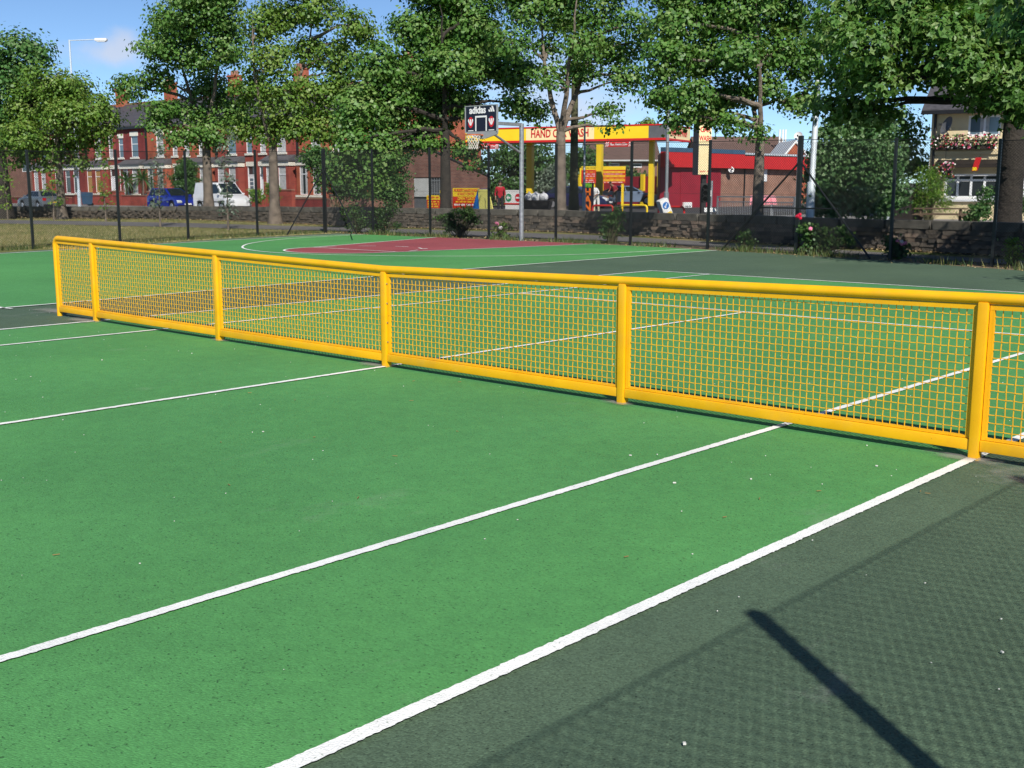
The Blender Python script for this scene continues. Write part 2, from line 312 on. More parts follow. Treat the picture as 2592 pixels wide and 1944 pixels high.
mat('petal_white', (0.82, 0.78, 0.76), (0.8, 0.7, 0.7), 30, 0.7)
mat('petal_mixed', (0.70, 0.10, 0.28), (0.80, 0.66, 0.66), 9, 0.7, detail=1)
mat('skin', (0.30, 0.17, 0.11), (0.27, 0.15, 0.095), 9, 0.6)
mat('hair_dark', (0.015, 0.011, 0.009), None, 30, 0.6)
mat('cloth_red', (0.40, 0.012, 0.025), (0.32, 0.01, 0.02), 9, 0.9)
mat('cloth_dark', (0.018, 0.019, 0.024), None, 9, 0.9)
mat('cloth_white', (0.72, 0.72, 0.70), (0.62, 0.62, 0.61), 9, 0.9)
mat('cloth_beige', (0.60, 0.54, 0.36), (0.5, 0.45, 0.3), 9, 0.9)
mat('pink_sheet', (0.80, 0.22, 0.27), (0.76, 0.3, 0.33), 5, 0.8)
mat('plastic_bag', (0.66, 0.67, 0.68), (0.5, 0.5, 0.52), 6, 0.5)
mat('litter_white', (0.75, 0.74, 0.70), (0.6, 0.58, 0.52), 30, 0.9)

# ------------------------------------------------------------------ mesh helpers
def link(name, me, parent=None):
    o = bpy.data.objects.new(name, me); COL.objects.link(o)
    if parent is not None: o.parent = parent
    return o
def tag(o, label=None, cat=None, group=None, kind=None):
    if label: o['label'] = label
    if cat: o['category'] = cat
    if group: o['group'] = group
    if kind: o['kind'] = kind
    return o
def thing(name, loc, label, cat, rz=0.0, group=None):
    o = bpy.data.objects.new(name, None); COL.objects.link(o); o.empty_display_size = 0.2
    o.location = tuple(float(v) for v in loc); o.rotation_euler = (0, 0, rz)
    return tag(o, label, cat, group)

class MB:
    def __init__(s, org=(0, 0, 0)): s.v = []; s.f = []; s.org = np.array(org, float)
    def add(s, vs, fs):
        k = len(s.v); s.v += [tuple(float(c) for c in (np.asarray(p, float) - s.org)) for p in vs]; s.f += [tuple(i + k for i in f) for f in fs]; return s
    def box(s, c, d, rz=0.0, rx=0.0, ry=0.0):
        hx, hy, hz = d[0] / 2, d[1] / 2, d[2] / 2
        vs = [(-hx, -hy, -hz), (hx, -hy, -hz), (hx, hy, -hz), (-hx, hy, -hz), (-hx, -hy, hz), (hx, -hy, hz), (hx, hy, hz), (-hx, hy, hz)]
        if rz or rx or ry:
            M = Matrix.Rotation(rz, 3, 'Z') @ Matrix.Rotation(ry, 3, 'Y') @ Matrix.Rotation(rx, 3, 'X'); vs = [tuple(M @ Vector(v)) for v in vs]
        return s.add([(v[0] + c[0], v[1] + c[1], v[2] + c[2]) for v in vs], [(0, 3, 2, 1), (4, 5, 6, 7), (0, 1, 5, 4), (1, 2, 6, 5), (2, 3, 7, 6), (3, 0, 4, 7)])
    def bx(s, a, b):
        return s.box([(a[i] + b[i]) / 2 for i in range(3)], [abs(b[i] - a[i]) for i in range(3)])
    def tube(s, pts, r, n=8, cap=True):
        pts = [np.array(p, float) for p in pts]; m = len(pts)
        rs = r if hasattr(r, '__len__') else [r] * m
        vs = []; fs = []; prev = None
        for i, p in enumerate(pts):
            t = pts[min(i + 1, m - 1)] - pts[max(i - 1, 0)]; t = t / (np.linalg.norm(t) + 1e-9)
            if prev is None:
                a = np.array([0, 0, 1.0]) if abs(t[2]) < 0.9 else np.array([1.0, 0, 0]); u = np.cross(a, t)
            else: u = prev - t * float(prev @ t)
            u /= np.linalg.norm(u) + 1e-9; prev = u; w = np.cross(t, u)
            for j in range(n):
                a = 2 * math.pi * j / n; vs.append(p + rs[i] * (math.cos(a) * u + math.sin(a) * w))
        for i in range(m - 1):
            for j in range(n):
                fs.append((i * n + j, i * n + (j + 1) % n, (i + 1) * n + (j + 1) % n, (i + 1) * n + j))
        if cap: fs.append(tuple(range(n))[::-1]); fs.append(tuple(range((m - 1) * n, m * n)))
        return s.add(vs, fs)
    def prism(s, poly, a, b, axis='y'):
        """extrude a 2-D polygon between a and b along an axis (poly holds the other two coords in xyz order)"""
        n = len(poly); vs = []
        for h in (a, b):
            for q in poly:
                vs.append({'y': (q[0], h, q[1]), 'x': (h, q[0], q[1]), 'z': (q[0], q[1], h)}[axis])
        fs = [tuple(range(n)), tuple(range(2 * n - 1, n - 1, -1))] + [(i, n + i, n + (i + 1) % n, (i + 1) % n) for i in range(n)]
        return s.add(vs, fs)
    def quad(s, a, b, c, d): return s.add([a, b, c, d], [(0, 1, 2, 3)])
    def disc(s, c, r, n=20, axis='y', th=0.01):
        poly = [(c[0] + r * math.cos(2 * math.pi * i / n), c[2] + r * math.sin(2 * math.pi * i / n)) for i in range(n)] if axis == 'y' else \
               [(c[1] + r * math.cos(2 * math.pi * i / n), c[2] + r * math.sin(2 * math.pi * i / n)) for i in range(n)]
        q = c[1] if axis == 'y' else c[0]
        return s.prism(poly, q - th / 2, q + th / 2, axis)
    def ball(s, c, r, n=8, m=6):
        rr = r if hasattr(r, '__len__') else (r, r, r); vs = [(c[0], c[1], c[2] + rr[2])]; fs = []
        for i in range(1, m):
            for j in range(n):
                a = math.pi * i / m; b = 2 * math.pi * j / n
                vs.append((c[0] + rr[0] * math.sin(a) * math.cos(b), c[1] + rr[1] * math.sin(a) * math.sin(b), c[2] + rr[2] * math.cos(a)))
        vs.append((c[0], c[1], c[2] - rr[2]))
        for j in range(n): fs.append((0, 1 + j, 1 + (j + 1) % n))
        for i in range(m - 2):
            for j in range(n): fs.append((1 + i * n + j, 1 + (i + 1) * n + j, 1 + (i + 1) * n + (j + 1) % n, 1 + i * n + (j + 1) % n))
        k = len(vs) - 1
        for j in range(n): fs.append((k, 1 + (m - 2) * n + (j + 1) % n, 1 + (m - 2) * n + j))
        return s.add(vs, fs)
    def mesh(s, name, m=None, smooth=False, fix=True):
        me = bpy.data.meshes.new(name); me.from_pydata(s.v, [], s.f)
        if fix:
            b = bmesh.new(); b.from_mesh(me); bmesh.ops.recalc_face_normals(b, faces=b.faces); b.to_mesh(me); b.free()
        if m: me.materials.append(MATS[m])
        if smooth:
            me.polygons.foreach_set('use_smooth', [True] * len(me.polygons))
            me.set_sharp_from_angle(angle=R(38))
        me.update(); return me
    def build(s, name, m, parent=None, smooth=False, fix=True):
        return link(name, s.mesh(name, m, smooth, fix), parent)

def bevel(me, w, seg=2, ang=30):
    b = bmesh.new(); b.from_mesh(me)
    es = [e for e in b.edges if len(e.link_faces) == 2 and e.calc_face_angle(0) > R(ang)]
    bmesh.ops.bevel(b, geom=es, offset=w, segments=seg, affect='EDGES', profile=0.6, clamp_overlap=True)
    b.to_mesh(me); b.free(); me.polygons.foreach_set('use_smooth', [True] * len(me.polygons)); me.set_sharp_from_angle(angle=R(40)); me.update()
    return me

def text_mesh(body, size, m, extrude=0.004, align='CENTER', sx=1.0, bold=0.0):
    cu = bpy.data.curves.new('lettering', 'FONT'); cu.body = body; cu.size = size; cu.extrude = extrude; cu.align_x = align; cu.align_y = 'CENTER'
    cu.offset = bold; cu.resolution_u = 3
    o = bpy.data.objects.new('lettering_tmp', cu); COL.objects.link(o)
    dg = bpy.context.evaluated_depsgraph_get(); dg.update()
    me = bpy.data.meshes.new_from_object(o.evaluated_get(dg)); bpy.data.objects.remove(o); bpy.data.curves.remove(cu)
    # stand the text upright in the xz plane facing -y
    for v in me.vertices: x, y, z = v.co; v.co = (x * sx, -z, y)
    me.materials.clear(); me.materials.append(MATS[m]); me.update(); return me
def lettering(body, size, m, loc, parent, sx=1.0, bold=0.0, name='lettering', rz=0.0, extrude=0.004):
    o = link(name, text_mesh(body, size, m, extrude, 'CENTER', sx, bold), parent); o.location = loc; o.rotation_euler = (0, 0, rz); return o
def copy_tree(o, parent=None):
    c = o.copy(); COL.objects.link(c)
    if parent is not None: c.parent = parent
    for ch in list(o.children): copy_tree(ch, c)
    return c

def quads_mesh(name, V, m, rnd=None):
    """V: (N,4,3) array of quads -> mesh, with a random value per quad"""
    N = len(V); me = bpy.data.meshes.new(name)
    me.vertices.add(4 * N); me.vertices.foreach_set('co', V.reshape(-1).astype(np.float32))
    me.loops.add(4 * N); me.loops.foreach_set('vertex_index', np.arange(4 * N, dtype=np.int32))
    me.polygons.add(N); me.polygons.foreach_set('loop_start', np.arange(0, 4 * N, 4, dtype=np.int32)); me.polygons.foreach_set('loop_total', np.full(N, 4, dtype=np.int32))
    if rnd is None: rnd = rng.random(N)
    a = me.attributes.new('rnd', 'FLOAT', 'POINT'); a.data.foreach_set('value', np.repeat(rnd, 4).astype(np.float32))
    me.materials.append(MATS[m]); me.update(); me.validate(); return me
def unit(a): return a / (np.linalg.norm(a, axis=1, keepdims=True) + 1e-9)
def leaf_quads(C, size, up=0.55, droop=0.25, wid=0.42, r=None, out=None):
    """folded kite-shaped leaves at C"""
    r = r or rng
    N = len(C); n = unit(r.normal(size=(N, 3)) * (1.0 if out is None else .55) + np.array([0, 0, up * (2 if out is None else 1.0)]) + (0 if out is None else out)); a = unit(np.cross(n, r.normal(size=(N, 3)))); a = unit(a + np.array([0, 0, -droop]))
    s = np.cross(n, a); L = (size * r.uniform(0.65, 1.25, N))[:, None]; w = wid * r.uniform(0.8, 1.25, (N, 1))
    b = C - a * L * 0.5
    return np.stack([b, b + a * L * 0.45 + s * L * w + n * L * 0.10, b + a * L, b + a * L * 0.45 - s * L * w + n * L * 0.10], axis=1)

# ------------------------------------------------------------------ the setting
def sheet(name, poly, z, m, parent=None):
    b = MB(); b.add([(x, y, z) for x, y in poly], [tuple(range(len(poly)))])
    me = b.mesh(name, m, fix=False)
    bm = bmesh.new(); bm.from_mesh(me); bmesh.ops.triangulate(bm, faces=bm.faces)
    for f in bm.faces:
        if f.normal.z < 0: f.normal_flip()
    bm.to_mesh(me); bm.free()
    return link(name, me, parent)
def struct(o): o['kind'] = 'structure'; return o

def back_y(x):
    if x < -15: return 20.35
    if x < -1: return 20.35 - 0.0125 * (x + 15) ** 2
    return 17.9 - 0.35 * (x + 1)
def left_x(y): return -26.4 + (20.2 - y) * 0.25

_wx = np.array([-90, -72, -60, -53, -46, -40, -32, -24, -20, -15.5, -11, -7, -3, 4, 14]); _wy = np.array([12, 16.5, 20.4, 23.2, 26.2, 26.4, 25.5, 26.4, 26.6, 25.6, 24.35, 23.1, 22.3, 20.4, 17.5])
def wall_y(x): return float(np.interp(x, _wx, _wy))

struct(sheet('ground', [(-500, -300), (500, -300), (500, 500), (-500, 500)], -0.03, 'dry_grass'))
cb = [(-34 + 0, 0)]
edge = [(x, back_y(x) - 0.55) for x in np.arange(-25.4, 9.5, 1.0)]
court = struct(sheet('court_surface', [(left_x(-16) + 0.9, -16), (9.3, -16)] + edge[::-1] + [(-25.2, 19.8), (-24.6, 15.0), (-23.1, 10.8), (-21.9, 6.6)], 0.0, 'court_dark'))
# brown soil bed between court, fence and path
struct(sheet('soil_bed', [(x, back_y(x) - 0.6) for x in np.arange(-25, 9.5, 1)] + [(x, back_y(x) + 0.95) for x in np.arange(9, -26, -1)], -0.016, 'soil'))
# the path that follows the wall
pf = [(-75, 11.5), (-60, 16.4), (-49.5, 20.2), (-41.1, 22.9), (-30.3, 24.2), (-23.6, 24.9), (-16.8, 25.0), (-11.8, 23.6), (-7.5, 22.2), (-3.6, 21.2), (4, 19.0), (14, 16)]
pn = [(-75, 7.5), (-55, 13.6), (-43.9, 17.5), (-35.7, 19.7), (-26.8, 21.5), (-19.2, 21.8), (-13.8, 21.9), (-9.1, 20.9), (-6.0, 20.3), (-3.0, 19.6), (4, 17.4), (14, 14)]
struct(sheet('path', pf + pn[::-1], -0.012, 'tarmac'))
# street behind the wall
bb = MB(); xs = np.linspace(-120, 30, 60)
def slab(name, ya, yb, z0, z1, m, x0=-130, x1=60):
    b = MB(); b.bx((x0, ya, z0), (x1, yb, z1)); return struct(b.build(name, m))
road = MB(); top = [(x, wall_y(x) + 0.35) for x in xs]
road.add([(x, y, 0.1) for x, y in top] + [(30, 37, 0.1), (-120, 37, 0.1)], [tuple(range(len(top) + 2))]); rd = struct(road.build('road', 'road_tarmac'))
slab('pavement', 37.0, 40.3, -0.1, 0.22, 'paving'); slab('garden_ground', 40.3, 120, -0.1, 0.2, 'dry_grass', -130, -46)
slab('forecourt', 40.3, 75, -0.1, 0.42, 'road_tarmac', -46, -22); slab('yard_ground', 40.3, 120, -0.1, 0.24, 'paving', -22, 60)

# coloured courts and white lines, painted on the surface
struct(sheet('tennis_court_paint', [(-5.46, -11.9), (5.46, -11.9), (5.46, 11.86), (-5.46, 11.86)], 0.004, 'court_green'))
lft = [(-19.6, -2), (-20.6, 3), (-21.43, 7.05), (-21.95, 8.98), (-22.62, 11.1), (-23.36, 14.4), (-23.75, 16.6), (-23.95, 19.6)]
Fl = [(-7.55, -8), (-7.8, -2), (-7.95, 1.0), (-8.2, 4.0), (-8.4, 7.1), (-8.58, 10.5), (-8.6, 14), (-8.62, 19.2)]
struct(sheet('basketball_court_paint', [(-17.5, -12)] + [( -7.5, -12)] + Fl + [(x, back_y(x) - 0.58) for x in np.arange(-9, -24, -1.0)] + lft[::-1], 0.004, 'court_green'))
kc = (-16.02, 12.9)
arc = [(kc[0] + 1.76 * math.cos(a), kc[1] - 1.76 * math.sin(a) * 1.05) for a in np.linspace(math.pi, 0, 25)]
struct(sheet('key_paint', arc + [(-13.2, 19.72), (-19.9, 19.72)], 0.008, 'court_red'))

lines_root = court
def ribbon(name, pts, w=0.056, z=0.012, step=0.12, jag=0.003, parent=None, m='line_white'):
    """a painted line with slightly ragged edges"""
    P = [np.array(p, float) for p in pts]; S = []
    for a, b in zip(P[:-1], P[1:]):
        n = max(1, int(np.linalg.norm(b - a) / step))
        for i in range(n): S.append(a + (b - a) * i / n)
    S.append(P[-1]); S = np.array(S); T = np.gradient(S, axis=0); T = T / (np.linalg.norm(T, axis=1, keepdims=True) + 1e-9)
    Nn = np.stack([-T[:, 1], T[:, 0]], 1); n = len(S)
    j1, j2 = rng.normal(0, jag, n), rng.normal(0, jag, n); wob = np.interp(np.arange(n), np.arange(0, n + 60, 60), rng.normal(0, jag * .8, len(np.arange(0, n + 60, 60))))
    l = S + Nn * (w / 2 + j1 + wob)[:, None]; r = S - Nn * (w / 2 + j2 - wob)[:, None]
    b = MB(); b.v = [(p[0], p[1], z) for p in l] + [(p[0], p[1], z) for p in r]; b.f = [(i, n + i, n + i + 1, i + 1) for i in range(n - 1)]
    return b.build(name, m, parent, fix=False)
def pline(*a, **k): return ribbon('painted_line', *a, parent=lines_root, **k)
pline([(5.46, -11.9), (5.46, 11.885)], step=0.016, jag=0.0019, w=0.066); pline([(-5.46, -11.9), (-5.46, 11.885)], step=0.06)
pline([(4.09, -11.9), (4.09, 11.86)], step=0.016, jag=0.0019, w=0.058); pline([(-4.09, -11.9), (-4.09, 11.86)], step=0.06)
pline([(0, -6.4), (0, 6.4)], step=0.03); pline([(-4.06, 6.4), (4.06, 6.4)], step=0.05); pline([(-4.06, -6.4), (4.06, -6.4)], step=0.05)
pline([(-5.43, 11.86), (5.43, 11.86)], step=0.06); pline([(-5.43, -11.86), (5.43, -11.86)], step=0.06)
pline(Fl, w=0.065); pline(lft, w=0.065)
# three point line, key and free throw circle
hc = (-16.35, 17.0)
a3 = [(-23.15, 19.6), (-23.15, 17.0)]
a3 = [(-23.4, 19.5), (-23.0, 16.6), (-22.4, 15.1), (-21.65, 13.9), (-20.7, 12.75), (-19.55, 11.8), (-18.6, 11.2), (-17.6, 10.82), (-16.5, 10.6), (-15.3, 10.75), (-14.18, 11.13), (-12.63, 11.99), (-11.6, 12.9), (-10.68, 13.95), (-10.0, 15.5), (-9.68, 17.4), (-9.5, 19.3)]
def smooth_line(p, it=2):
    for _ in range(it):
        q = [p[0]]
        for a, b in zip(p[:-1], p[1:]): q += [(a[0] * .75 + b[0] * .25, a[1] * .75 + b[1] * .25), (a[0] * .25 + b[0] * .75, a[1] * .25 + b[1] * .75)]
        p = q + [p[-1]]
    return p
pline(smooth_line(a3), w=0.06); pline([(-19.9, 19.7), (-17.78, 12.9)] , w=0.06); pline([(-13.2, 19.7), (-14.26, 12.9)], w=0.06)
pline(arc, w=0.06, z=0.016); pline([(-17.75, 12.9), (-14.3, 12.9)], w=0.055, z=0.016)
for i in range(5):
    a0 = math.pi - 0.12 - i * 0.62; pline([(kc[0] + 1.76 * math.cos(a), kc[1] + 1.9 * math.sin(a)) for a in np.linspace(a0, a0 - 0.28, 6)], w=0.055, z=0.016)
pline(smooth_line([tuple(at(-70, 764, z=0)[:2]), tuple(at(-30, 773, z=0)[:2]), tuple(at(2, 780, z=0)[:2]), tuple(at(30, 783, z=0)[:2])]), w=0.055)
ribbon('painted_line', [(-14.9, 14.35), (-14.8, 14.5)], w=0.12, z=0.016, parent=lines_root)

# pale dust left round the feet of the posts: soft-edged film on the paint
def dust_mat():
    m = bpy.data.materials.new('dust_film'); m.use_nodes = True; n = m.node_tree.nodes; l = m.node_tree.links; n.clear()
    out = n.new('ShaderNodeOutputMaterial'); mixs = n.new('ShaderNodeMixShader'); tr = n.new('ShaderNodeBsdfTransparent'); df = n.new('ShaderNodeBsdfDiffuse'); df.inputs['Color'].default_value = (0.40, 0.37, 0.34, 1)
    t = n.new('ShaderNodeTexCoord'); sb = n.new('ShaderNodeVectorMath'); sb.operation = 'SUBTRACT'; sb.inputs[1].default_value = (.5, .5, .5); l.new(t.outputs['Generated'], sb.inputs[0])
    ml = n.new('ShaderNodeVectorMath'); ml.operation = 'MULTIPLY'; ml.inputs[1].default_value = (2, 2, 0); l.new(sb.outputs[0], ml.inputs[0]); ln = n.new('ShaderNodeVectorMath'); ln.operation = 'LENGTH'; l.new(ml.outputs[0], ln.inputs[0])
    g = n.new('ShaderNodeNewGeometry'); no = n.new('ShaderNodeTexNoise'); no.inputs['Scale'].default_value = 6; no.inputs['Detail'].default_value = 9; no.inputs['Roughness'].default_value = .7; l.new(g.outputs['Position'], no.inputs['Vector'])
    a = n.new('ShaderNodeMath'); a.operation = 'MULTIPLY_ADD'; a.inputs[1].default_value = 1.5; a.inputs[2].default_value = -.75; l.new(no.outputs['Fac'], a.inputs[0]); ad = n.new('ShaderNodeMath'); ad.operation = 'ADD'; l.new(ln.outputs['Value'], ad.inputs[0]); l.new(a.outputs[0], ad.inputs[1])
    mr = n.new('ShaderNodeMapRange'); mr.interpolation_type = 'SMOOTHSTEP'; mr.inputs['From Min'].default_value = .85; mr.inputs['From Max'].default_value = .1; mr.inputs['To Max'].default_value = .45; l.new(ad.outputs[0], mr.inputs['Value'])
    l.new(mr.outputs[0], mixs.inputs['Fac']); l.new(tr.outputs[0], mixs.inputs[1]); l.new(df.outputs[0], mixs.inputs[2]); l.new(mixs.outputs[0], out.inputs['Surface']); MATS['dust_film'] = m
dust_mat()
for x, y, a, b_ in [(-5.6, -.1, .5, .22), (-2.75, 0, .22, .12), (-.12, -.02, .34, .16), (2.72, -.03, .22, .12), (5.40, -.06, .34, .16), (6.3, -.28, 1.0, .5), (7.0, -.9, .9, .3), (7.3, -1.7, .8, .2), (3.5, .34, .5, .14), (.5, .27, .4, .10), (-2.2, .25, .4, .10), (-4.9, .25, .5, .12), (-6.9, .2, .8, .3)]:
    sheet('dust_patch', [(x - a, y - b_), (x + a, y - b_), (x + a, y + b_), (x - a, y + b_)], .0165 + .0003 * (x % 1), 'dust_film', lines_root)
# little chips of grit and straw lying about on the court
N = 600; gx = rng.uniform(-9, 8.5, N); gy = rng.uniform(-6.5, 9, N); sz = rng.uniform(0.0022, 0.0055, N) * rng.choice([1, 1, 1, 1, 1.7], N)
b = MB()
for x, y, s_ in zip(gx, gy, sz): b.box((x, y, 0.008 + s_ * 0.35), (s_ * random.uniform(1, 2), s_, s_ * 0.7), rz=random.uniform(0, 3))
tag(b.build('grit', 'litter_white'), 'tiny pale chips of grit scattered over the court', 'grit', kind='stuff')
b = MB()
for i in range(46):
    x, y, a = random.uniform(0, 8), random.uniform(-5, 3), random.uniform(0, 3); l_ = random.uniform(.015, .035)
    b.box((x, y, 0.012), (l_, 0.0035, 0.003), rz=a)
tag(b.build('straw', 'leaf_dry'), 'short bits of dry straw scattered over the court', 'straw', kind='stuff')

# ------------------------------------------------------------------ yellow steel net
def rail_z(x): return 0.912 + 0.0155 * abs(x)            # centre of the top rail
net = thing('steel_tennis_net', (0, 0, 0), 'yellow steel tennis net with rounded top rail and square wire mesh', 'tennis net')
pts = []
for sx in (-1, 1):
    e = 6.44; zt = rail_z(6.3); c = [(sx * e, 0, -0.02), (sx * e, 0, zt - 0.09)] + [(sx * (e - 0.09 + 0.09 * math.cos(a)), 0, zt - 0.09 + 0.09 * math.sin(a)) for a in np.linspace(0, math.pi / 2, 7)[1:]]
    pts = c + [(0, 0, rail_z(0))] + pts if sx < 0 else pts + c[::-1]
MB().tube(pts, 0.034, 20).build('top_rail', 'yellow_paint', net, True)
px_ = [-5.465, -2.75, 0.0, 2.75, 5.465]
for i, x in enumerate(px_):
    b = MB(); b.bx((x - .031, -.036, -.02), (x + .031, .036, rail_z(x) - 0.022)); me = bevel(b.mesh('post', 'yellow_paint'), 0.007); link('post', me, net)
    b = MB(); b.bx((x - .028, -.0445, 0.145), (x - .024, -.0365, rail_z(x) - .06)); 
WB = 0.005 / 2
def weave(x0, x1, zt0, zt1, zb):
    """square mesh of crimped wires between two posts"""
    b = MB(); nx = int(round((x1 - x0) / 0.05)); sp = (x1 - x0) / nx
    def wire(P):
        n = len(P); vs = []; fs = []
        for p, t in P:
            d = (1, 0) if t == 'h' else (0, 1)
            for k in range(4):
                a = math.pi / 4 + k * math.pi / 2; c, s_ = WB * math.cos(a) * 1.32, WB * math.sin(a) * 1.32
                vs.append((p[0], p[1] + c, p[2] + s_) if t == 'h' else (p[0] + s_, p[1] + c, p[2]))
        for i in range(n - 1):
            for k in range(4): fs.append((i * 4 + k, i * 4 + (k + 1) % 4, i * 4 + 4 + (k + 1) % 4, i * 4 + 4 + k))
        b.add(vs, fs)
    nz = int((max(zt0, zt1) - zb) / 0.05) + 1
    for j in range(1, nz):
        z = zb + j * 0.05; P = []
        for i in range(2 * nx + 1):
            x = x0 + i * sp / 2
            if z < zt0 + (zt1 - zt0) * (x - x0) / (x1 - x0): P.append(((x, 0.006 + 0.0032 * math.cos(math.pi * (i / 2 + j)), z + 0.0012 * math.sin(i * 1.7 + j)), 'h'))
        if len(P) > 2: wire(P)
    for i in range(1, nx):
        x = x0 + i * sp; zt = zt0 + (zt1 - zt0) * (x - x0) / (x1 - x0); n = int((zt - zb) / 0.05)
        P = [((x + 0.0008 * math.sin(j + i * 2.1), 0.006 - 0.0032 * math.cos(math.pi * (i + j)), zb + j * 0.05), 'v') for j in range(n + 1)] + [((x, 0.006, zt), 'v')]; wire(P)
    return b
ends = [-6.44] + px_ + [6.44]
for x0, x1 in zip(ends[:-1], ends[1:]):
    a, c = x0 + .033, x1 - .033; za, zc = rail_z(a) - 0.033, rail_z(c) - 0.033
    # bottom rail: a box with a slightly proud welded top lip
    b = MB(); b.bx((a, -.026, .058), (c, .026, .128)); link('bottom_rail', bevel(b.mesh('bottom_rail', 'yellow_paint'), 0.006), net)
    b = MB()
    f = 0.034
    b.prism([(a + .003, za - f), (c - .003, zc - f), (c - .003, zc - .004), (a + .003, za - .004)], -.012, .016)
    b.prism([(a + .003, .131), (a + .030, .131), (a + .030, za - f - .001), (a + .003, za - f - .001)], -.012, .016)
    b.prism([(c - .030, .131), (c - .003, .131), (c - .003, zc - f - .001), (c - .030, zc - f - .001)], -.012, .016)
    b.prism([(a + .031, .131), (c - .031, .131), (c - .031, .146), (a + .031, .146)], -.012, .016)
    b.build('panel_frame', 'yellow_paint', net)
    w = weave(a + .026, c - .026, za - .03, zc - .03, .140).build('wire_mesh', 'yellow_paint', net, fix=False); w['kind'] = 'stuff'
for z in (.24, .42, .60, .78):                             # bolts in the centre post
    b = MB(); b.tube([(.031, -.012, z), (.046, -.012, z)], .009, 6); b.build('bolt', 'bolt_steel', net)

# ------------------------------------------------------------------ black chain link fences
FH = 2.95
def chain_mesh(w, h, pitch, r):
    b = MB(); st = pitch * math.sqrt(2)
    for sgn in (1, -1):
        k = -h
        while k < w:
            # wire x - sgn*z = k style, clipped to the panel
            x0, z0, x1, z1 = k, 0.0, k + h, h
            if x0 < 0: z0 = -x0; x0 = 0
            if x1 > w: z1 = h - (x1 - w); x1 = w
            if x1 - x0 > 0.01:
                if sgn < 0: x0, x1 = w - x0, w - x1
                yy = 0.0012 * sgn; q = r * 0.75
                b.v += [(x0 + q, yy, z0), (x0 - q, yy + r, z0), (x0 - q, yy - r, z0), (x1 + q, yy, z1), (x1 - q, yy + r, z1), (x1 - q, yy - r, z1)]; n = len(b.v) - 6
                b.f += [(n, n + 1, n + 4, n + 3), (n + 1, n + 2, n + 5, n + 4), (n + 2, n, n + 3, n + 5)]
            k += st
    return b.mesh('chain_link', 'black_plastic_coat', fix=False)
CH = chain_mesh(2.9, 2.86, 0.050, 0.0038)
CHN = chain_mesh(2.9, 2.86, 0.056, 0.0036)
POST = MB().bx((-.031, -.031, -.3), (.031, .031, FH)).mesh('fence_post', 'black_plastic_coat')
POSTB = MB().bx((-.05, -.05, -.3), (.05, .05, FH + .05)).mesh('fence_post', 'black_plastic_coat')
def fence_run(P, label, heavy=(), h=1.0, ch=None):
    def fz(p):
        if h != 1.0: return h
        if label.startswith('long'): return float(np.interp(p[0], [-26.4, -12, -6.4, -3.6, -1, 9], [3.02, 2.96, 2.88, 2.78, 2.66, 2.6])) / FH
        return float(np.interp(p[1], [-14, 7.5, 10.7, 13.4, 16.6, 20.2], [2.6, 2.67, 2.77, 2.82, 2.93, 3.0])) / FH
    o = thing('chain_link_fence', (P[0][0], P[0][1], 0), label, 'fence', group='perimeter fences')
    O = np.array([P[0][0], P[0][1], 0])
    for i, p in enumerate(P):
        q = link('post', POSTB if i in heavy else POST, o); q.location = (p[0] - O[0], p[1] - O[1], 0); q.scale = (1, 1, fz(p))
    for a, c in zip(P[:-1], P[1:]):
        d = np.array(c) - np.array(a); L = np.linalg.norm(d); rz = math.atan2(d[1], d[0])
        q = link('chain_link', ch or CH, o); q.location = (a[0] - O[0], a[1] - O[1], 0.06); q.rotation_euler = (0, 0, rz); q.scale = (L / 2.9, 1, (fz(a) + fz(c)) / 2 * .985); q['kind'] = 'stuff'
        for z in (0.08, 1.5, 2.9):
            MB(O).tube([(a[0], a[1], z * fz(a)), (c[0], c[1], z * fz(c))], 0.008 if z > 2 else 0.003, 4, False).build('line_wire', 'black_plastic_coat', o)
    return o, O
xl = [7.53, 10.71, 13.4, 16.68, 20.3]
PL = [(left_x(y), y) for y in (-14, -10.8, -7.6, -4.5, -1.4, 1.6, 4.5)] + [(-23.25, 7.53), (-24.3, 10.71), (-24.85, 13.4), (-25.6, 16.6), (-26.4, 20.2)]
fl_, Ol = fence_run(PL[:-1] + [(-26.33, 20.1)], 'black chain-link fence along the dry grass, left of the braced corner post')
PBx = [-26.4, -23.84, -20.85, -18.07, -15.2, -12.25, -9.4, -6.4, -3.6, -0.95, 2.0, 5.2, 8.85]
PB = [(x, back_y(x)) for x in PBx]; PB[0] = (-26.4, 20.2)
fb_, Ob = fence_run(PB, 'long black chain-link fence behind the basketball hoop and rose bushes', heavy=(0, 7))
ys = [PB[-1][1]] + [y for y in np.arange(-5.42 + 2.9 * 6, -14, -2.9)]
ys = [y for y in ys if True]
fr_, Or = fence_run([(8.87, float(y)) for y in ys[1:]], 'black chain-link fence beside the court, its shadow on the dark surface', h=1.04, ch=CHN)
def brace(root, O, a, c, r=0.024):
    MB(O).tube([a, c], r, 6).build('brace', 'black_plastic_coat', root)
e0 = PB[0]
brace(fb_, Ob, (e0[0], e0[1], 2.35), tuple(at(727, 594, z=0.0))); brace(fb_, Ob, (e0[0], e0[1], 2.35), tuple(at(902, 592, z=0.0)))
brace(fb_, Ob, tuple(at(893, 585, z=.3)), tuple(at(887, 594, z=0.0)), .02)
l0 = PB[7]
brace(fb_, Ob, (l0[0], l0[1], 2.3), (PB[7][0] - 2.35, back_y(PB[7][0] - 2.35) - .2, 0)); brace(fb_, Ob, (l0[0], l0[1], 2.3), (l0[0] + 2.3, back_y(l0[0] + 2.3) - .12, 0))
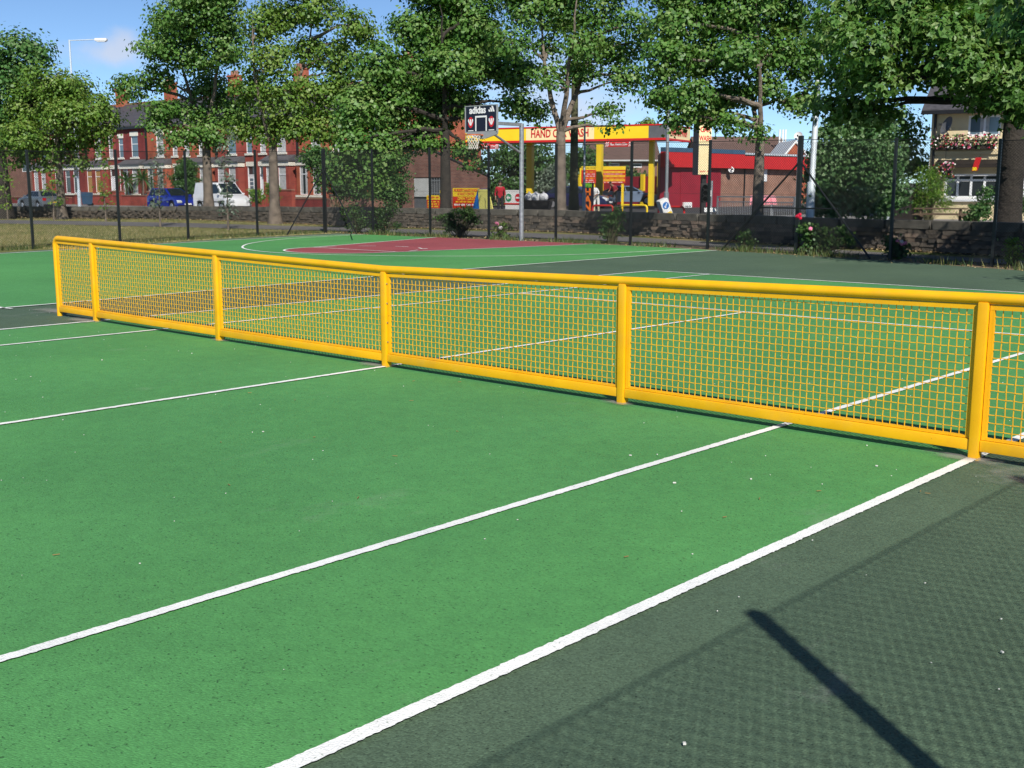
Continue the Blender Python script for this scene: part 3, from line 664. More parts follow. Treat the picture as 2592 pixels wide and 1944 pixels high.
brace(fb_, Ob, (l0[0] - 1.25, back_y(l0[0] - 1.25) - .1, 1.14), (l0[0] + 1.25, back_y(l0[0] + 1.25) - .06, 1.14), .02)

# ------------------------------------------------------------------ basketball hoop
hp = at(1329, 607, z=0.0); HX, HY = -16.5, 20.2
hoop = thing('basketball_hoop', (HX, HY, 0), 'galvanised basketball hoop with navy printed backboard at the red key', 'basketball hoop')
H = MB((HX, HY, 0))
H.tube([(HX, HY, -.3), (HX, HY, 3.62)], 0.072, 14); H.build('post', 'galvanised', hoop, True)
BY = HY - 1.95
MB((HX, HY, 0)).box((HX, (HY + BY) / 2 - .02, 3.585), (.08, 1.95, .10)).build('arm', 'galvanised', hoop)
MB((HX, HY, 0)).tube([(HX, HY - .05, 2.72), (HX, BY + .22, 3.46)], .038, 8).build('brace', 'galvanised', hoop, True)
OB = np.array([HX, BY, 0]); bl, bt_ = onplane(1179, 269, OB, 0); br_, bbm = onplane(1260, 331, OB, 0); _, bsk = onplane(1222, 351, OB, 0)
bw = br_ - bl; bc = (bl + br_) / 2; g = np.array([HX, HY, 0])
bd = MB(g); bd.prism([(HX + bl, bbm - .02), (HX + bl + .12, bbm - .08), (HX + bc - .12, bsk), (HX + bc + .16, bsk), (HX + br_ - .02, bbm - .10), (HX + br_, bbm - .02), (HX + br_, bt_), (HX + bl, bt_)], BY - .02, BY + .03)
board = bd.build('backboard', 'grey_paint', hoop)
fb = MB(g); fb.bx((HX + bl + .035, BY - .026, bbm + .01), (HX + br_ - .035, BY - .0205, bt_ - .04)); fb.build('printed_panel', 'navy_board', board)
fr = MB(g); t = .022; y0, y1 = BY - .045, BY - .0262
fr.bx((HX + bl, y0, bbm - .015), (HX + bl + t, y1, bt_)); fr.bx((HX + br_ - t, y0, bbm - .015), (HX + br_, y1, bt_)); fr.bx((HX + bl + t, y0, bt_ - t), (HX + br_ - t, y1, bt_)); fr.build('board_frame', 'grey_paint', board)
bh = bt_ - bbm; yp = BY - .030 - HY
# shooting square
sq = MB(g); sx0, sx1 = HX + bc - .24, HX + bc + .24; sz1 = bbm + bh * .60; sz0 = bbm + .012
for a, c in (((sx0, sz0), (sx0 + .045, sz1)), ((sx1 - .045, sz0), (sx1, sz1)), ((sx0 + .045, sz1 - .05), (sx1 - .045, sz1))): sq.bx((a[0], BY - .031, a[1]), (c[0], BY - .0265, c[1]))
sq.build('shooting_square', 'white_print', board)
lettering('adidas', .30, 'white_print', (bc - .14, yp, bbm + bh * .815), board, sx=.92, bold=.008)
for k in range(3):                                        # three slanted bars in a triangle
    x = HX + bc + .36 + k * .085; hh = .06 + k * .055; zz = bbm + bh * .735
    MB(g).prism([(x - .03, zz), (x + .03, zz), (x + .03 - hh * .42 , zz + hh), (x - .03 - hh * .42, zz + hh)], BY - .031, BY - .0265).build('logo_bar', 'white_print', board)
for sgn in (-1, 1):
    cx = HX + bc + sgn * .43; cz = bbm + bh * .36
    em = MB(g); em.prism([(cx + .105 * math.cos(a), cz + .16 * math.sin(a)) for a in np.linspace(0, 2 * math.pi, 25)[:-1]], BY - .030, BY - .0265); em = em.build('emblem', 'red_print', board)
    fe = MB(g)
    for ax, sw in ((-.052, -.03), (0, 0), (.052, .03)):
        fe.prism([(cx + ax * .25 - .012, cz - .09), (cx + ax * .25 + .012, cz - .09), (cx + ax + sw + .024, cz + .05), (cx + ax + sw + .012, cz + .10), (cx + ax + sw - .022, cz + .09), (cx + ax + sw - .026, cz + .04)], BY - .034 - .0015 * (ax > 0) - .003 * (ax == 0), BY - .0305)
    fe.build('emblem_feathers', 'white_print', board)
    MB(g).bx((cx - .11, BY - .031, bbm + .02), (cx + .11, BY - .0265, bbm + .045)).build('small_print_line', 'white_print', board)
rz_ = 3.2; rc = (HX + bc, BY - .36); rr_ = .225
rim = MB(g); ring = [(rc[0] + rr_ * math.cos(a), rc[1] + rr_ * math.sin(a), rz_) for a in np.linspace(0, 2 * math.pi, 25)]
rim.tube(ring, .011, 8, False); rim.bx((HX + bc - .09, BY - .15, rz_ - .012), (HX + bc + .09, BY - .02, rz_ + .01)); rim.build('rim', 'orange_rim', hoop)
nb = MB(g)
def ncord(k, lev):
    zz = rz_ - .42 * lev; r = rr_ * (1 - .42 * min(1, lev * 1.25) + (.04 if lev > .9 else 0)); a = 2 * math.pi * k / 12; return (rc[0] + r * math.cos(a), rc[1] + r * math.sin(a), zz)
for k in range(12):
    for lv in range(6):
        for s_ in (-.5, .5): nb.tube([ncord(k + .5 * (lv % 2), lv / 6), ncord(k + .5 * (lv % 2) + s_, (lv + 1) / 6)], .0075, 4, False)
nb.build('net', 'rope_white', hoop, fix=False)

# ------------------------------------------------------------------ stone wall
SW = thing('stone_wall', (-30, wall_y(-30), 0), 'long low dark stone wall with coping along the street', 'wall'); OS = np.array([-30, wall_y(-30), 0])
def wall_h(x): return float(np.interp(x, [-70, -55, -45, -30, 0], [.52, .60, .68, .80, .80]))
core = MB(OS); X = np.arange(-72, 11, 1.0)
for x0, x1 in zip(X[:-1], X[1:]):
    ya, yb = wall_y(x0), wall_y(x1); h0 = wall_h(x0) - .2
    core.add([(x0, ya + .04, -.05), (x1, yb + .04, -.05), (x1, yb + .34, -.05), (x0, ya + .34, -.05), (x0, ya + .04, h0), (x1, yb + .04, h0), (x1, yb + .34, h0), (x0, ya + .34, h0)], [(0, 1, 5, 4), (4, 5, 6, 7), (3, 7, 6, 2)])
core.build('wall_core', 'mortar', SW, fix=False)
def rock(seed, j=.10):
    r = random.Random(seed); b = MB(); b.box((0, 0, 0), (1, 1, 1)); b.v = [(v[0] + r.uniform(-j, j) * .6, v[1] + r.uniform(-j, j), v[2] + r.uniform(-j, j)) for v in b.v]; return b
stone_me = {}
for i in range(6):
    for m in ('stone_a', 'stone_b', 'stone_c'): stone_me[(i, m)] = rock(i).mesh('stone', m)
cop_me = [bevel(rock(50 + i, .012).mesh('coping_stone', 'coping_grit'), .03, 1) for i in range(4)]
x = 9.0
while x > -72:
    L = random.uniform(.75, 1.5); xm = x - L / 2; y = wall_y(xm); sl_ = math.atan2(wall_y(x) - wall_y(x - L), L)
    o = link('coping_stone', random.choice(cop_me), SW); h = wall_h(xm); o.location = (xm - OS[0], y + .19 - OS[1] + random.uniform(-.012, .012), h - .115 + random.uniform(-.008, .008)); o.scale = (L - .012, .46, .225); o.rotation_euler = (random.uniform(-.01, .01), 0, sl_)
    x -= L
cnt = 0; rest = MB(OS); x = -1.6
rows = 5
srt = []
for row in range(rows):
    x = 9.0
    while x > -72:
        L = random.uniform(.18, .55); xm = x - L / 2; hh = (wall_h(xm) - .23) / rows; srt.append((xm, row, L, hh)); x -= L
srt.sort(key=lambda s_: -s_[0])
for xm, row, L, hh in srt:
    y = wall_y(xm) + .03 + random.uniform(-.03, .02); z = hh * (row + .5) + random.uniform(-.01, .01); m = random.choice(['stone_a', 'stone_a', 'stone_b', 'stone_c']); k = random.randrange(6)
    sc = (L * .95, .16, hh * random.uniform(.84, .98))
    if -1.8 > xm and cnt < 300:
        o = link('stone', stone_me[(k, m)], SW); o.location = (xm - OS[0], y - OS[1], z); o.scale = sc; cnt += 1
    else:
        v = rock(k).v; n = len(rest.v)
        rest.v += [(xm - OS[0] + a * sc[0], y - OS[1] + b_ * sc[1], z + c * sc[2]) for a, b_, c in v]; rest.f += [tuple(n + i for i in f) for f in [(0, 3, 2, 1), (4, 5, 6, 7), (0, 1, 5, 4), (1, 2, 6, 5), (2, 3, 7, 6), (3, 0, 4, 7)]]
ro = rest.build('rubble_stones', 'stone_a', SW); ro['kind'] = 'stuff'

# ------------------------------------------------------------------ trees and other plants
def bez(a, c, b, n): 
    t = np.linspace(0, 1, n)[:, None]; return (1 - t) ** 2 * a + 2 * t * (1 - t) * c + t ** 2 * b
def clump_world(c, d):
    px, py, rx, ry = c[:4]; dd = c[4] if len(c) > 4 else 0; dep = d + dd; P = at(px, py, d=dep); k = dep / FPX
    return P, np.array([rx * k, ry * k, (rx + ry) * .5 * k])     # right, up, depth radii
def scatter(P, rad, n, r, lo=.25):
    """points inside an ellipsoid, denser towards its skin"""
    v = unit(r.normal(size=(n, 3))); q = r.uniform(lo, 1, n) ** .55 * np.where(r.random(n) < .16, r.uniform(1.05, 1.38, n), 1.0); v = v * q[:, None]
    return P + v[:, :1] * rad[0] * RGT + v[:, 1:2] * rad[2] * FWD + v[:, 2:3] * rad[1] * np.array([0, 0, 1.0])

def foliage(subs, per, spread, size, r, up=.55, droop=.25, lobed=False, wid=.42, out=None):
    n = len(subs); C = np.repeat(subs, per, axis=0); off = r.normal(size=C.shape) * np.array([spread, spread, spread * .55]); C = C + off
    base = np.repeat(r.random(n), per); rn = np.clip(base * .55 + r.random(len(C)) * .45 + off[:, 2] / (spread * .55) * .06, 0, 1)
    ov = unit(off / np.array([1, 1, .55])) * .75 + (0 if out is None else np.repeat(out, per, axis=0) * .75)
    Q = leaf_quads(C, size, up, droop, wid, r, ov)
    if lobed:
        # side lobes give the broad, pointed outline of a maple leaf
        b, l_, t, r_ = Q[:, 0], Q[:, 1], Q[:, 2], Q[:, 3]; m = b * .6 + t * .4; s1 = l_ - m; s2 = r_ - m
        A = np.stack([b, b + (l_ - b) * .55 + s1 * .55, m + s1 * 1.55, m + (t - m) * .35], 1); B = np.stack([b, m + (t - m) * .35, m + s2 * 1.55, b + (r_ - b) * .55 + s2 * .55], 1)
        T = np.stack([b, m + s1 * .45 + (t - m) * .25, t + (t - m) * .15, m + s2 * .45 + (t - m) * .25], 1)
        Q = np.concatenate([T, A, B]); rn = np.concatenate([rn, rn, rn])
    return Q, rn

def tree(label, base, tr, fork, clumps, leaf='leaf_sycamore', n=700, per=26, spread=.34, size=.17, bark='bark', seed=1, group='trees along the wall', lean=(0, 0), limbs=None, lobed=False, d=None, name='tree', up=.55, cat='tree', twig=1.0, leaders=1):
    r = np.random.default_rng(seed); base = np.array([base[0], base[1], base[2]], float); dep = float((base - CAM) @ FWD) if d is None else d
    o = thing(name, base, label, cat, group=group); CW = [clump_world(c, dep) for c in clumps]
    topz = max(P[2] for P, _ in CW); tb = MB(base)
    fk = base + np.array([lean[0], lean[1], fork]); m = 9
    ctr = bez(base + np.array([0, 0, -.15]), base + np.array([lean[0] * .2, lean[1] * .2, fork * .6]), fk, m)
    rad = [tr * (1.0 + .55 * max(0, 1 - i / (m - 1) * 5)) * (1 - .30 * i / (m - 1)) for i in range(m)]
    tb.tube(ctr, rad, 12)
    # leaders carry on upwards from the fork, limbs leave them
    L = []; cen = np.mean([P for P, _ in CW], axis=0)
    for k in range(leaders):
        ang = 2 * math.pi * k / max(1, leaders) + seed; sp = (0 if leaders == 1 else 1.0) * (topz - fk[2]) * .22
        tp = np.array([fk[0] * .45 + cen[0] * .55 + sp * math.cos(ang), fk[1] * .6 + cen[1] * .4 + sp * math.sin(ang), fk[2] + (topz - fk[2]) * r.uniform(.75, .95)])
        mid = fk + (tp - fk) * .45 + np.array([math.cos(ang), math.sin(ang), .2]) * sp * .45
        P = bez(fk, mid, tp, 12) + r.normal(0, .05, (12, 3)) * np.linspace(0, 1, 12)[:, None]; rr0 = tr * (.62 if leaders == 1 else .48)
        P[0] = fk - np.array([0, 0, .1]); L.append(P); tb.tube(P, [rr0 * (1 - .88 * i / 11) for i in range(12)], 8)
    subs = []; outs = []; wts = np.array([rd[0] * rd[1] * rd[2] for _, rd in CW]) ** .72; cntc = np.maximum(5, (.95 * n * wts / wts.sum()).astype(int))
    for (P, rd), c in zip(CW, cntc):
        ld = min(L, key=lambda q: np.min(np.linalg.norm(q - P, axis=1) + np.maximum(0, q[:, 2] - P[2] + rd[1] * .2) * 2)); cost = np.linalg.norm(ld - P, axis=1) + np.maximum(0, ld[:, 2] - P[2] + rd[1] * .4) * 2.5; k = int(np.argmin(cost)); s0 = ld[k]
        if np.linalg.norm(fk - P) < cost[k]: s0 = fk
        mid = (s0 + P) / 2 + np.array([0, 0, .12 * np.linalg.norm(P - s0)]) + r.normal(0, .12, 3)
        lb = bez(s0, mid, P, 9) + r.normal(0, .035, (9, 3)); lb[0] = s0; r0 = min(tr * .42, .035 + .022 * np.linalg.norm(P - s0)); tb.tube(lb, [max(.012, r0 * (1 - .8 * i / 8)) for i in range(9)], 7)
        S = scatter(P, rd * .93, c, r); subs.append(S); outs.append(unit(S - P))
        for q in S[:: 2 if twig >= 1 else 3]:
            j = int(np.argmin(np.linalg.norm(lb - q, axis=1))); a = lb[j]; mm = (a + q) / 2 + r.normal(0, .08, 3); tb.tube([a, mm, q], [.022 * twig, .015 * twig, .006], 3, False)
    subs = np.concatenate(subs); Q, rn = foliage(subs, int(per * 1.2), spread * .80, size * .94, r, up, lobed=lobed, out=np.concatenate(outs))
    tk = tb.build('trunk', bark, o, True, fix=False)
    cr_ = link('crown', quads_mesh('crown', Q - base, leaf, rn), o); return o

def bush(label, clumps, d, leaf, n, per=20, spread=.12, size=.07, seed=1, name='bush', cat='bush', group=None, ground=None, stems=True, up=.45, flowers=None, bark='stem_green', wid=.42):
    r = np.random.default_rng(seed); CW = [clump_world(c, d) for c in clumps]
    g0 = np.array(ground) if ground is not None else np.array([np.mean([P[0] for P, _ in CW]), np.mean([P[1] for P, _ in CW]), 0.0])
    o = thing(name, g0, label, cat, group=group); wts = np.array([rd[0] * rd[1] * rd[2] for _, rd in CW]) ** .7; cntc = np.maximum(3, (n * wts / wts.sum()).astype(int))
    S = [scatter(P, rd, c, r, .1) for (P, rd), c in zip(CW, cntc)]
    if stems:
        sb = MB(g0)
        for (P, rd), s_ in zip(CW, S):
            for q in s_[:: max(1, len(s_) // 9)]:
                a = g0 + np.array([r.normal(0, rd[0] * .25), r.normal(0, .12), 0]); a[:2] = a[:2] * .6 + P[:2] * .4 if ground is None else a[:2]; sb.tube([a, (a + q) / 2 + r.normal(0, .05, 3) + np.array([0, 0, .08]), q], [.014, .010, .004], 4, False)
        sb.build('stems', bark, o, fix=False)
    subs = np.concatenate(S); subs[:, 2] = np.maximum(subs[:, 2], g0[2] + .03); Q, rn = foliage(subs, per, spread, size, r, up, wid=wid); Q[:, :, 2] = np.maximum(Q[:, :, 2], g0[2] + .005)
    f = link('foliage', quads_mesh('foliage', Q - g0, leaf, rn), o)
    if flowers:
        for (px, py, dia, m) in flowers:
            P = at(px, py, d=d - .25); fbm = MB(g0)
            for k in range(7):
                a = k * 2.4; rr = dia * .28 * (k > 0); fbm.ball((P[0] + rr * math.cos(a), P[1] + rr * math.sin(a) * .7, P[2] + (.12 - .1 * (k > 0)) * dia + r.normal(0, dia * .1)), dia * .27, 6, 4)
            fbm.build('flower', m, o, True)
    return o

Z0 = lambda px, py: at(px, py, z=-0.02)
# left edge of the picture
tree('tall dark tree at the far left edge of the grass', Z0(13, 553), .42, 3.4, [(-60, 160, 90, 70), (45, 135, 70, 62), (-20, 240, 110, 90), (75, 225, 60, 55), (30, 330, 70, 60), (-90, 330, 90, 80), (95, 140, 35, 32)], 'leaf_deep', 560, 30, .42, .20, 'bark_dark', 11)
tree('broad bushy tree left of the street lamp, in front of the terrace', Z0(158, 555), .24, 3.0, [(120, 205, 62, 40, -1), (185, 235, 62, 50, 1), (250, 268, 34, 42), (90, 270, 75, 60, 1), (180, 300, 85, 55, -1.5), (265, 310, 38, 45), (60, 350, 65, 50, -1), (140, 375, 75, 40, .5), (225, 355, 45, 30), (160, 250, 60, 60), (110, 418, 30, 20), (205, 408, 28, 24), (60, 405, 30, 22)], 'leaf_olive', 560, 32, .36, .17, 'bark', 12, leaders=2)
tree('tall tree with layered crown behind the white van', Z0(530, 556), .27, 4.6, [(470, 40, 75, 60, -3), (560, 30, 60, 60, -3), (400, 110, 55, 45, -2), (480, 140, 80, 50, -2), (570, 120, 55, 60, -2.5), (330, 225, 42, 34, -.5), (395, 200, 55, 30, -1), (450, 285, 80, 28, 0), (400, 275, 45, 22, -1), (540, 230, 60, 50, 1), (460, 350, 55, 28, -1), (540, 335, 60, 45, 0), (590, 290, 40, 50), (420, 60, 40, 40), (385, 320, 30, 18, -1), (480, -15, 55, 35, -4), (575, -15, 40, 35, -4)], 'leaf_sycamore', 850, 28, .36, .175, 'bark', 13, leaders=2)
tree('spreading tree with forked grey trunk beside the paired white doors', Z0(697, 567), .26, 3.55, [(660, 60, 55, 55, 0), (730, 40, 60, 45, 1), (810, 30, 60, 40, 0), (890, 60, 50, 40, -1), (930, 95, 35, 28), (690, 150, 70, 45, -1), (780, 130, 60, 40, 1), (860, 140, 55, 38), (640, 230, 60, 50, 0), (720, 250, 75, 45, -1), (800, 240, 70, 45, 0), (870, 225, 50, 40, 1), (760, 320, 80, 45, -.5), (840, 320, 50, 50, 0), (620, 320, 45, 45, 1), (680, 330, 35, 40), (900, 300, 40, 50, 1), (760, -50, 90, 50), (850, 180, 40, 30)], 'leaf_olive', 850, 26, .34, .165, 'bark', 14, leaders=2)
tree('large dense drooping tree left of the basketball hoop', Z0(1129, 577), .26, 4.0, [(1050, 80, 66, 54, 0), (1115, 60, 82, 68, 1), (1200, 60, 80, 70, 0), (960, 170, 70, 60, -1), (1050, 180, 80, 60, .5), (1150, 170, 85, 60, -1), (1240, 150, 70, 60, 1), (910, 270, 60, 60, -1.5), (990, 280, 70, 60, -.5), (1090, 280, 75, 60, 1), (1300, 180, 60, 45, 0), (890, 360, 42, 45, -2), (950, 375, 55, 45, -1), (1040, 350, 60, 35, 0), (1180, 250, 60, 40, 0), (1310, 260, 45, 30, -1), (1360, 290, 30, 32), (870, 430, 40, 40, -1.5), (930, 450, 50, 35, -1), (960, 410, 45, 40, -1), (1180, 380, 50, 22, .5), (1090, 365, 40, 18), (1210, 415, 30, 18, .5), (1100, -40, 110, 60), (1220, -50, 90, 60)], 'leaf_sycamore', 1500, 31, .33, .165, 'bark_dark', 15, leaders=2)
tree('tall airy tree with forked grey trunk right of the basketball hoop', Z0(1418, 586), .245, 3.75, [(1340, 30, 70, 50, 0), (1430, 20, 70, 60, .5), (1530, 30, 65, 50, 0), (1600, 60, 50, 40, -1), (1300, 110, 55, 45, -.5), (1390, 120, 40, 30, 1), (1470, 110, 60, 45, -1), (1560, 130, 60, 45, .5), (1640, 110, 35, 40), (1380, 190, 42, 28, -1), (1480, 190, 55, 35, 0), (1570, 205, 50, 35, 0), (1540, 280, 40, 20, -.5), (1560, 320, 30, 16, -.5), (1430, -70, 120, 60), (1570, -60, 90, 60), (1310, -50, 70, 60), (1400, 215, 35, 18, -1.2), (1610, 190, 35, 28)], 'leaf_sycamore', 620, 25, .30, .155, 'bark', 16, leaders=3)
tree('slim mossy tree behind the airy forked tree', at(1452, 545, Y=33.0) * [1, 1, 0] + [0, 0, .1], .20, 6.5, [(1440, 60, 60, 50), (1500, 100, 50, 40), (1460, 160, 40, 30), (1400, -10, 60, 50)], 'leaf_olive', 120, 20, .32, .18, 'bark_mossy', 17)
tree('round leafy tree in front of the red fascia building', Z0(1915, 609), .20, 3.1, [(1720, 60, 70, 60, 0), (1810, 40, 70, 60, .5), (1900, 30, 75, 60, -.5), (1990, 40, 70, 55, .5), (1690, 150, 60, 50, -.5), (1780, 150, 70, 55, .8), (1870, 140, 60, 50, -1), (1960, 130, 60, 50, 0), (1680, 240, 45, 40, 0), (1750, 240, 55, 45, -.8), (1830, 230, 55, 45, .6), (1930, 220, 45, 40, 0), (1720, 305, 40, 22, -.5), (1790, 290, 45, 28, .3), (1850, 310, 40, 30, -.5), (1915, 340, 30, 14, -1), (2040, 150, 60, 60, .5), (2030, 250, 50, 40, .6), (1850, -60, 130, 60), (1990, -60, 90, 60), (1700, -30, 70, 50)], 'leaf_sycamore', 1200, 28, .27, .14, 'bark', 18, leaders=2)
tree('huge dark tree with thick trunk in front of the cream pub', Z0(2545, 641), .36, 3.7, [(2110, 90, 60, 50, -1), (2190, 120, 75, 55, -2), (2280, 90, 80, 60, -1), (2380, 80, 80, 60, -2), (2480, 70, 90, 70, -1.5), (2580, 80, 90, 70, -2), (2150, 190, 60, 40, 0), (2230, 200, 70, 45, -1.5), (2320, 180, 75, 45, 0), (2120, 270, 65, 35, 1), (2210, 280, 65, 35, .5), (2440, 170, 70, 60, -2.5), (2540, 190, 70, 70, -2), (2430, 225, 45, 25, -1), (2510, 265, 50, 36, -1.5), (2600, 270, 60, 50, -2), (2160, 20, 80, 50), (2300, 0, 100, 60, -1), (2460, -20, 110, 60, -1), (2620, 0, 90, 80, -1), (2350, -110, 150, 70), (2560, -120, 150, 70)], 'leaf_sycamore', 1450, 13, .26, .17, 'bark_dark', 19, leaders=3, lobed=True)
tree('wide tree beyond the right end of the wall, shading it', (4.6, 18.9, 0), .34, 3.2, [(2760, 40, 200, 120, 0), (2950, 150, 170, 110, 0), (3150, 80, 190, 130, 1), (2900, -120, 240, 130, -1), (3150, -120, 200, 120), (3100, 240, 170, 90, 0), (2800, 215, 120, 70, 1), (3300, 200, 150, 110)], 'leaf_deep', 900, 14, .36, .2, 'bark_dark', 20, leaders=2, lobed=True)
tree('spreading tree off the right edge behind the fence', (10.5, 16.5, 0), .34, 3.2, [(3700, 0, 260, 170, 0), (3950, 150, 240, 140, 0), (3600, 200, 200, 110, 1), (4150, -50, 240, 160, 1), (3850, -200, 300, 150, -1)], 'leaf_deep', 500, 14, .45, .24, 'bark_dark', 21, lobed=True)
# saplings
for i, (px, py, top, lab) in enumerate([(406, 574, 330, 'slender young tree in front of the blue hatchback'), (578, 582, 330, 'slender young tree in front of the white van windscreen'), (137, 557, 365, 'slender young tree left of the street lamp base'), (20, 556, 410, 'slender young tree by the silver saloon'), (268, 560, 370, 'thin pale young tree in front of the orange-curtained window')]):
    b0 = Z0(px, py); dp = float((b0 - CAM) @ FWD); hgt = (py - top); cl = [(px - 5 + 8 * math.sin(k * 2.3 + i), top + hgt * f_, 13 + 8 * f_, hgt * .075) for k, f_ in enumerate((.06, .2, .34, .48, .62, .76))]
    tree(lab, b0, .045, hgt * .18 * dp / FPX, cl, 'leaf_sage' if i in (1, 0) else 'leaf_bright', 46 if i < 3 else 26, 9, .17, .125, 'bark', 30 + i, 'young trees on the grass', name='sapling', twig=.5)
# far trees peeping over the canopy roof and behind the pub
for i, (px, py, rx, ry, d_, lab) in enumerate([(1475, 322, 28, 14, 110, 'small treetop above the yellow canopy, left one'), (1640, 318, 20, 16, 110, 'small treetop above the yellow canopy, right one'), (2240, 330, 90, 70, 60, 'mid green tree between the ivy bank and the pub')]):
    g_ = at(px, 500, d=d_); g_[2] = .2
    tree(lab, g_, .2, 2.5, [(px, py, rx, ry), (px + rx * .5, py + ry, rx * .8, ry), (px - rx * .4, py + ry * 1.3, rx * .8, ry)], 'leaf_olive' if i < 2 else 'leaf_sycamore', 90 if i < 2 else 220, 22, .4, .22, 'bark', 50 + i, 'trees beyond the street')
# ivy bank, hedges, garden shrubs
def gnd(px, d_, z): q = at(px, 500, d=d_); q[2] = z; return q
bush('tall dark ivy bank beside the white pole', [(2100, 400, 45, 80), (2170, 380, 70, 80), (2230, 410, 55, 85), (2090, 500, 55, 60), (2170, 490, 75, 70), (2240, 500, 48, 60), (2140, 330, 60, 40), (2210, 330, 55, 40), (2075, 440, 30, 60)], 38.5, 'leaf_ivy', 900, 24, .16, .125, 61, 'ivy_bank', 'ivy', None, gnd(2160, 38.5, .1), False, up=.2)
bush('feathery light green shrub beside the picnic table', [(2360, 480, 35, 45), (2330, 500, 25, 40), (2385, 510, 20, 35), (2345, 450, 25, 30)], 46, 'leaf_bright', 190, 22, .16, .10, 62, 'shrub', 'shrub', None, gnd(2350, 46, .24), up=.1, wid=.2)
bush('dark climbing shrub under the pub window', [(2478, 535, 26, 22), (2498, 500, 14, 26), (2452, 545, 20, 14)], 44, 'leaf_deep', 90, 20, .16, .1, 63, 'shrub', 'shrub', None, gnd(2470, 44, .24))
bush('pale leafy shrub right of the thick dark trunk', [(2575, 520, 25, 25), (2560, 490, 16, 22)], 44, 'leaf_rose', 70, 20, .14, .1, 64, 'shrub', 'shrub', None, gnd(2575, 44, .24))
bush('clipped egg-shaped green bush behind the blue hatchback', [(470, 450, 33, 38), (470, 425, 28, 22), (470, 480, 33, 30)], 81, 'leaf_hedge', 420, 30, .14, .11, 65, 'clipped_bush', 'bush', None, gnd(470, 81, .2), False, up=.2)
bush('overgrown garden shrubs behind the braced corner post', [(800, 400, 45, 35), (850, 440, 60, 50), (900, 420, 40, 40), (890, 480, 50, 30)], 68, 'leaf_deep', 380, 24, .2, .15, 66, 'shrub', 'shrub', None, gnd(850, 68, .2))
bush('rounded garden bush left of the brown brick garage', [(985, 440, 45, 55), (1000, 490, 38, 25), (965, 470, 35, 40), (990, 400, 45, 25)], 63, 'leaf_hedge', 360, 26, .18, .13, 67, 'bush', 'bush', None, gnd(985, 63, .2))
bush('tall green hedge behind the person in red', [(1290, 410, 60, 45), (1340, 400, 60, 50), (1270, 470, 50, 45), (1340, 480, 60, 45), (1400, 440, 50, 50)], 84, 'leaf_hedge', 620, 24, .24, .2, 68, 'hedge', 'hedge', None, gnd(1320, 84, .3), False)
bush('grey green shrubs beside the yellow column', [(1400, 440, 28, 25), (1385, 470, 30, 20), (1430, 480, 25, 30)], 80, 'leaf_sage', 130, 22, .2, .16, 69, 'shrub', 'shrub', None, gnd(1400, 80, .3), False)
bush('bright shrubs behind the red price boards', [(1480, 405, 42, 30), (1500, 430, 40, 30), (1450, 430, 35, 40), (1520, 460, 40, 40), (1580, 440, 40, 18), (1615, 455, 30, 15)], 88, 'leaf_hedge', 330, 24, .25, .2, 70, 'shrub', 'shrub', None, gnd(1500, 88, .3), False)
bush('low garden bush on the wall left of the corner brace', [(650, 495, 20, 22), (690, 480, 16, 30)], 74, 'leaf_bright', 90, 20, .14, .11, 71, 'bush', 'bush', None, gnd(660, 74, .2), False)
# roses and weeds along the fence
RS = 'rose bushes along the back fence'
def rose(label, cl, basepx, seed, n=60, fl=None, leaf='leaf_rose'):
    g_ = Z0(*basepx); bush(label, cl, float((g_ - CAM) @ FWD), leaf, n, 13, .075, .075, seed, 'rose_bush', 'rose bush', RS, g_, True, flowers=fl)
rose('tall leggy bush right of the corner brace', [(890, 540, 25, 25), (915, 560, 20, 20), (900, 575, 22, 14)], (905, 590), 81, 90)
rose('loose green bush at the slim post right of the corner', [(965, 550, 28, 28), (990, 530, 22, 25), (960, 580, 25, 14), (1000, 570, 14, 14)], (965, 592), 82, 110)
rose('wide dark bush with twiggy legs left of the hoop', [(1130, 555, 28, 20), (1165, 545, 30, 22), (1195, 560, 20, 18), (1150, 575, 30, 14), (1190, 535, 18, 14)], (1165, 600), 83, 150)
rose('small rose bush with one pink and one white bloom', [(1262, 585, 14, 14), (1275, 570, 14, 12), (1250, 598, 10, 8), (1283, 597, 10, 8)], (1265, 604), 84, 36, [(1258, 566, .16, 'petal_pink'), (1267, 577, .14, 'petal_white')], 'leaf_olive')
rose('upright leafy bush in front of the yellow hoop barrier', [(1545, 560, 20, 22), (1565, 545, 18, 18), (1535, 585, 16, 18), (1560, 580, 14, 16)], (1547, 617), 85, 95)
rose('small drooping plant left of the heavy braced post', [(1885, 600, 12, 18), (1900, 615, 10, 14), (1878, 618, 9, 8)], (1892, 632), 86, 34)
rose('large rose bush with a red bloom right of the heavy braced post', [(2045, 580, 22, 28), (2070, 600, 32, 30), (2100, 620, 28, 22), (2060, 630, 32, 16), (2130, 590, 18, 20), (2150, 610, 16, 18)], (2080, 645), 87, 190, [(2022, 549, .17, 'petal_red'), (2051, 579, .12, 'petal_pink')])
rose('rose bush with pale pink blooms beside a slim post', [(2262, 630, 18, 18), (2280, 640, 14, 14), (2255, 610, 10, 12), (2285, 620, 8, 12)], (2268, 657), 88, 70, [(2282, 612, .11, 'petal_white'), (2290, 616, .13, 'petal_pink'), (2272, 610, .09, 'petal_pink'), (2284, 617, .12, 'petal_pink')])
rose('small yellowish plant at the right end of the fence', [(2565, 620, 10, 18), (2570, 645, 12, 16), (2558, 660, 12, 8)], (2565, 672), 89, 40, None, 'leaf_bright')
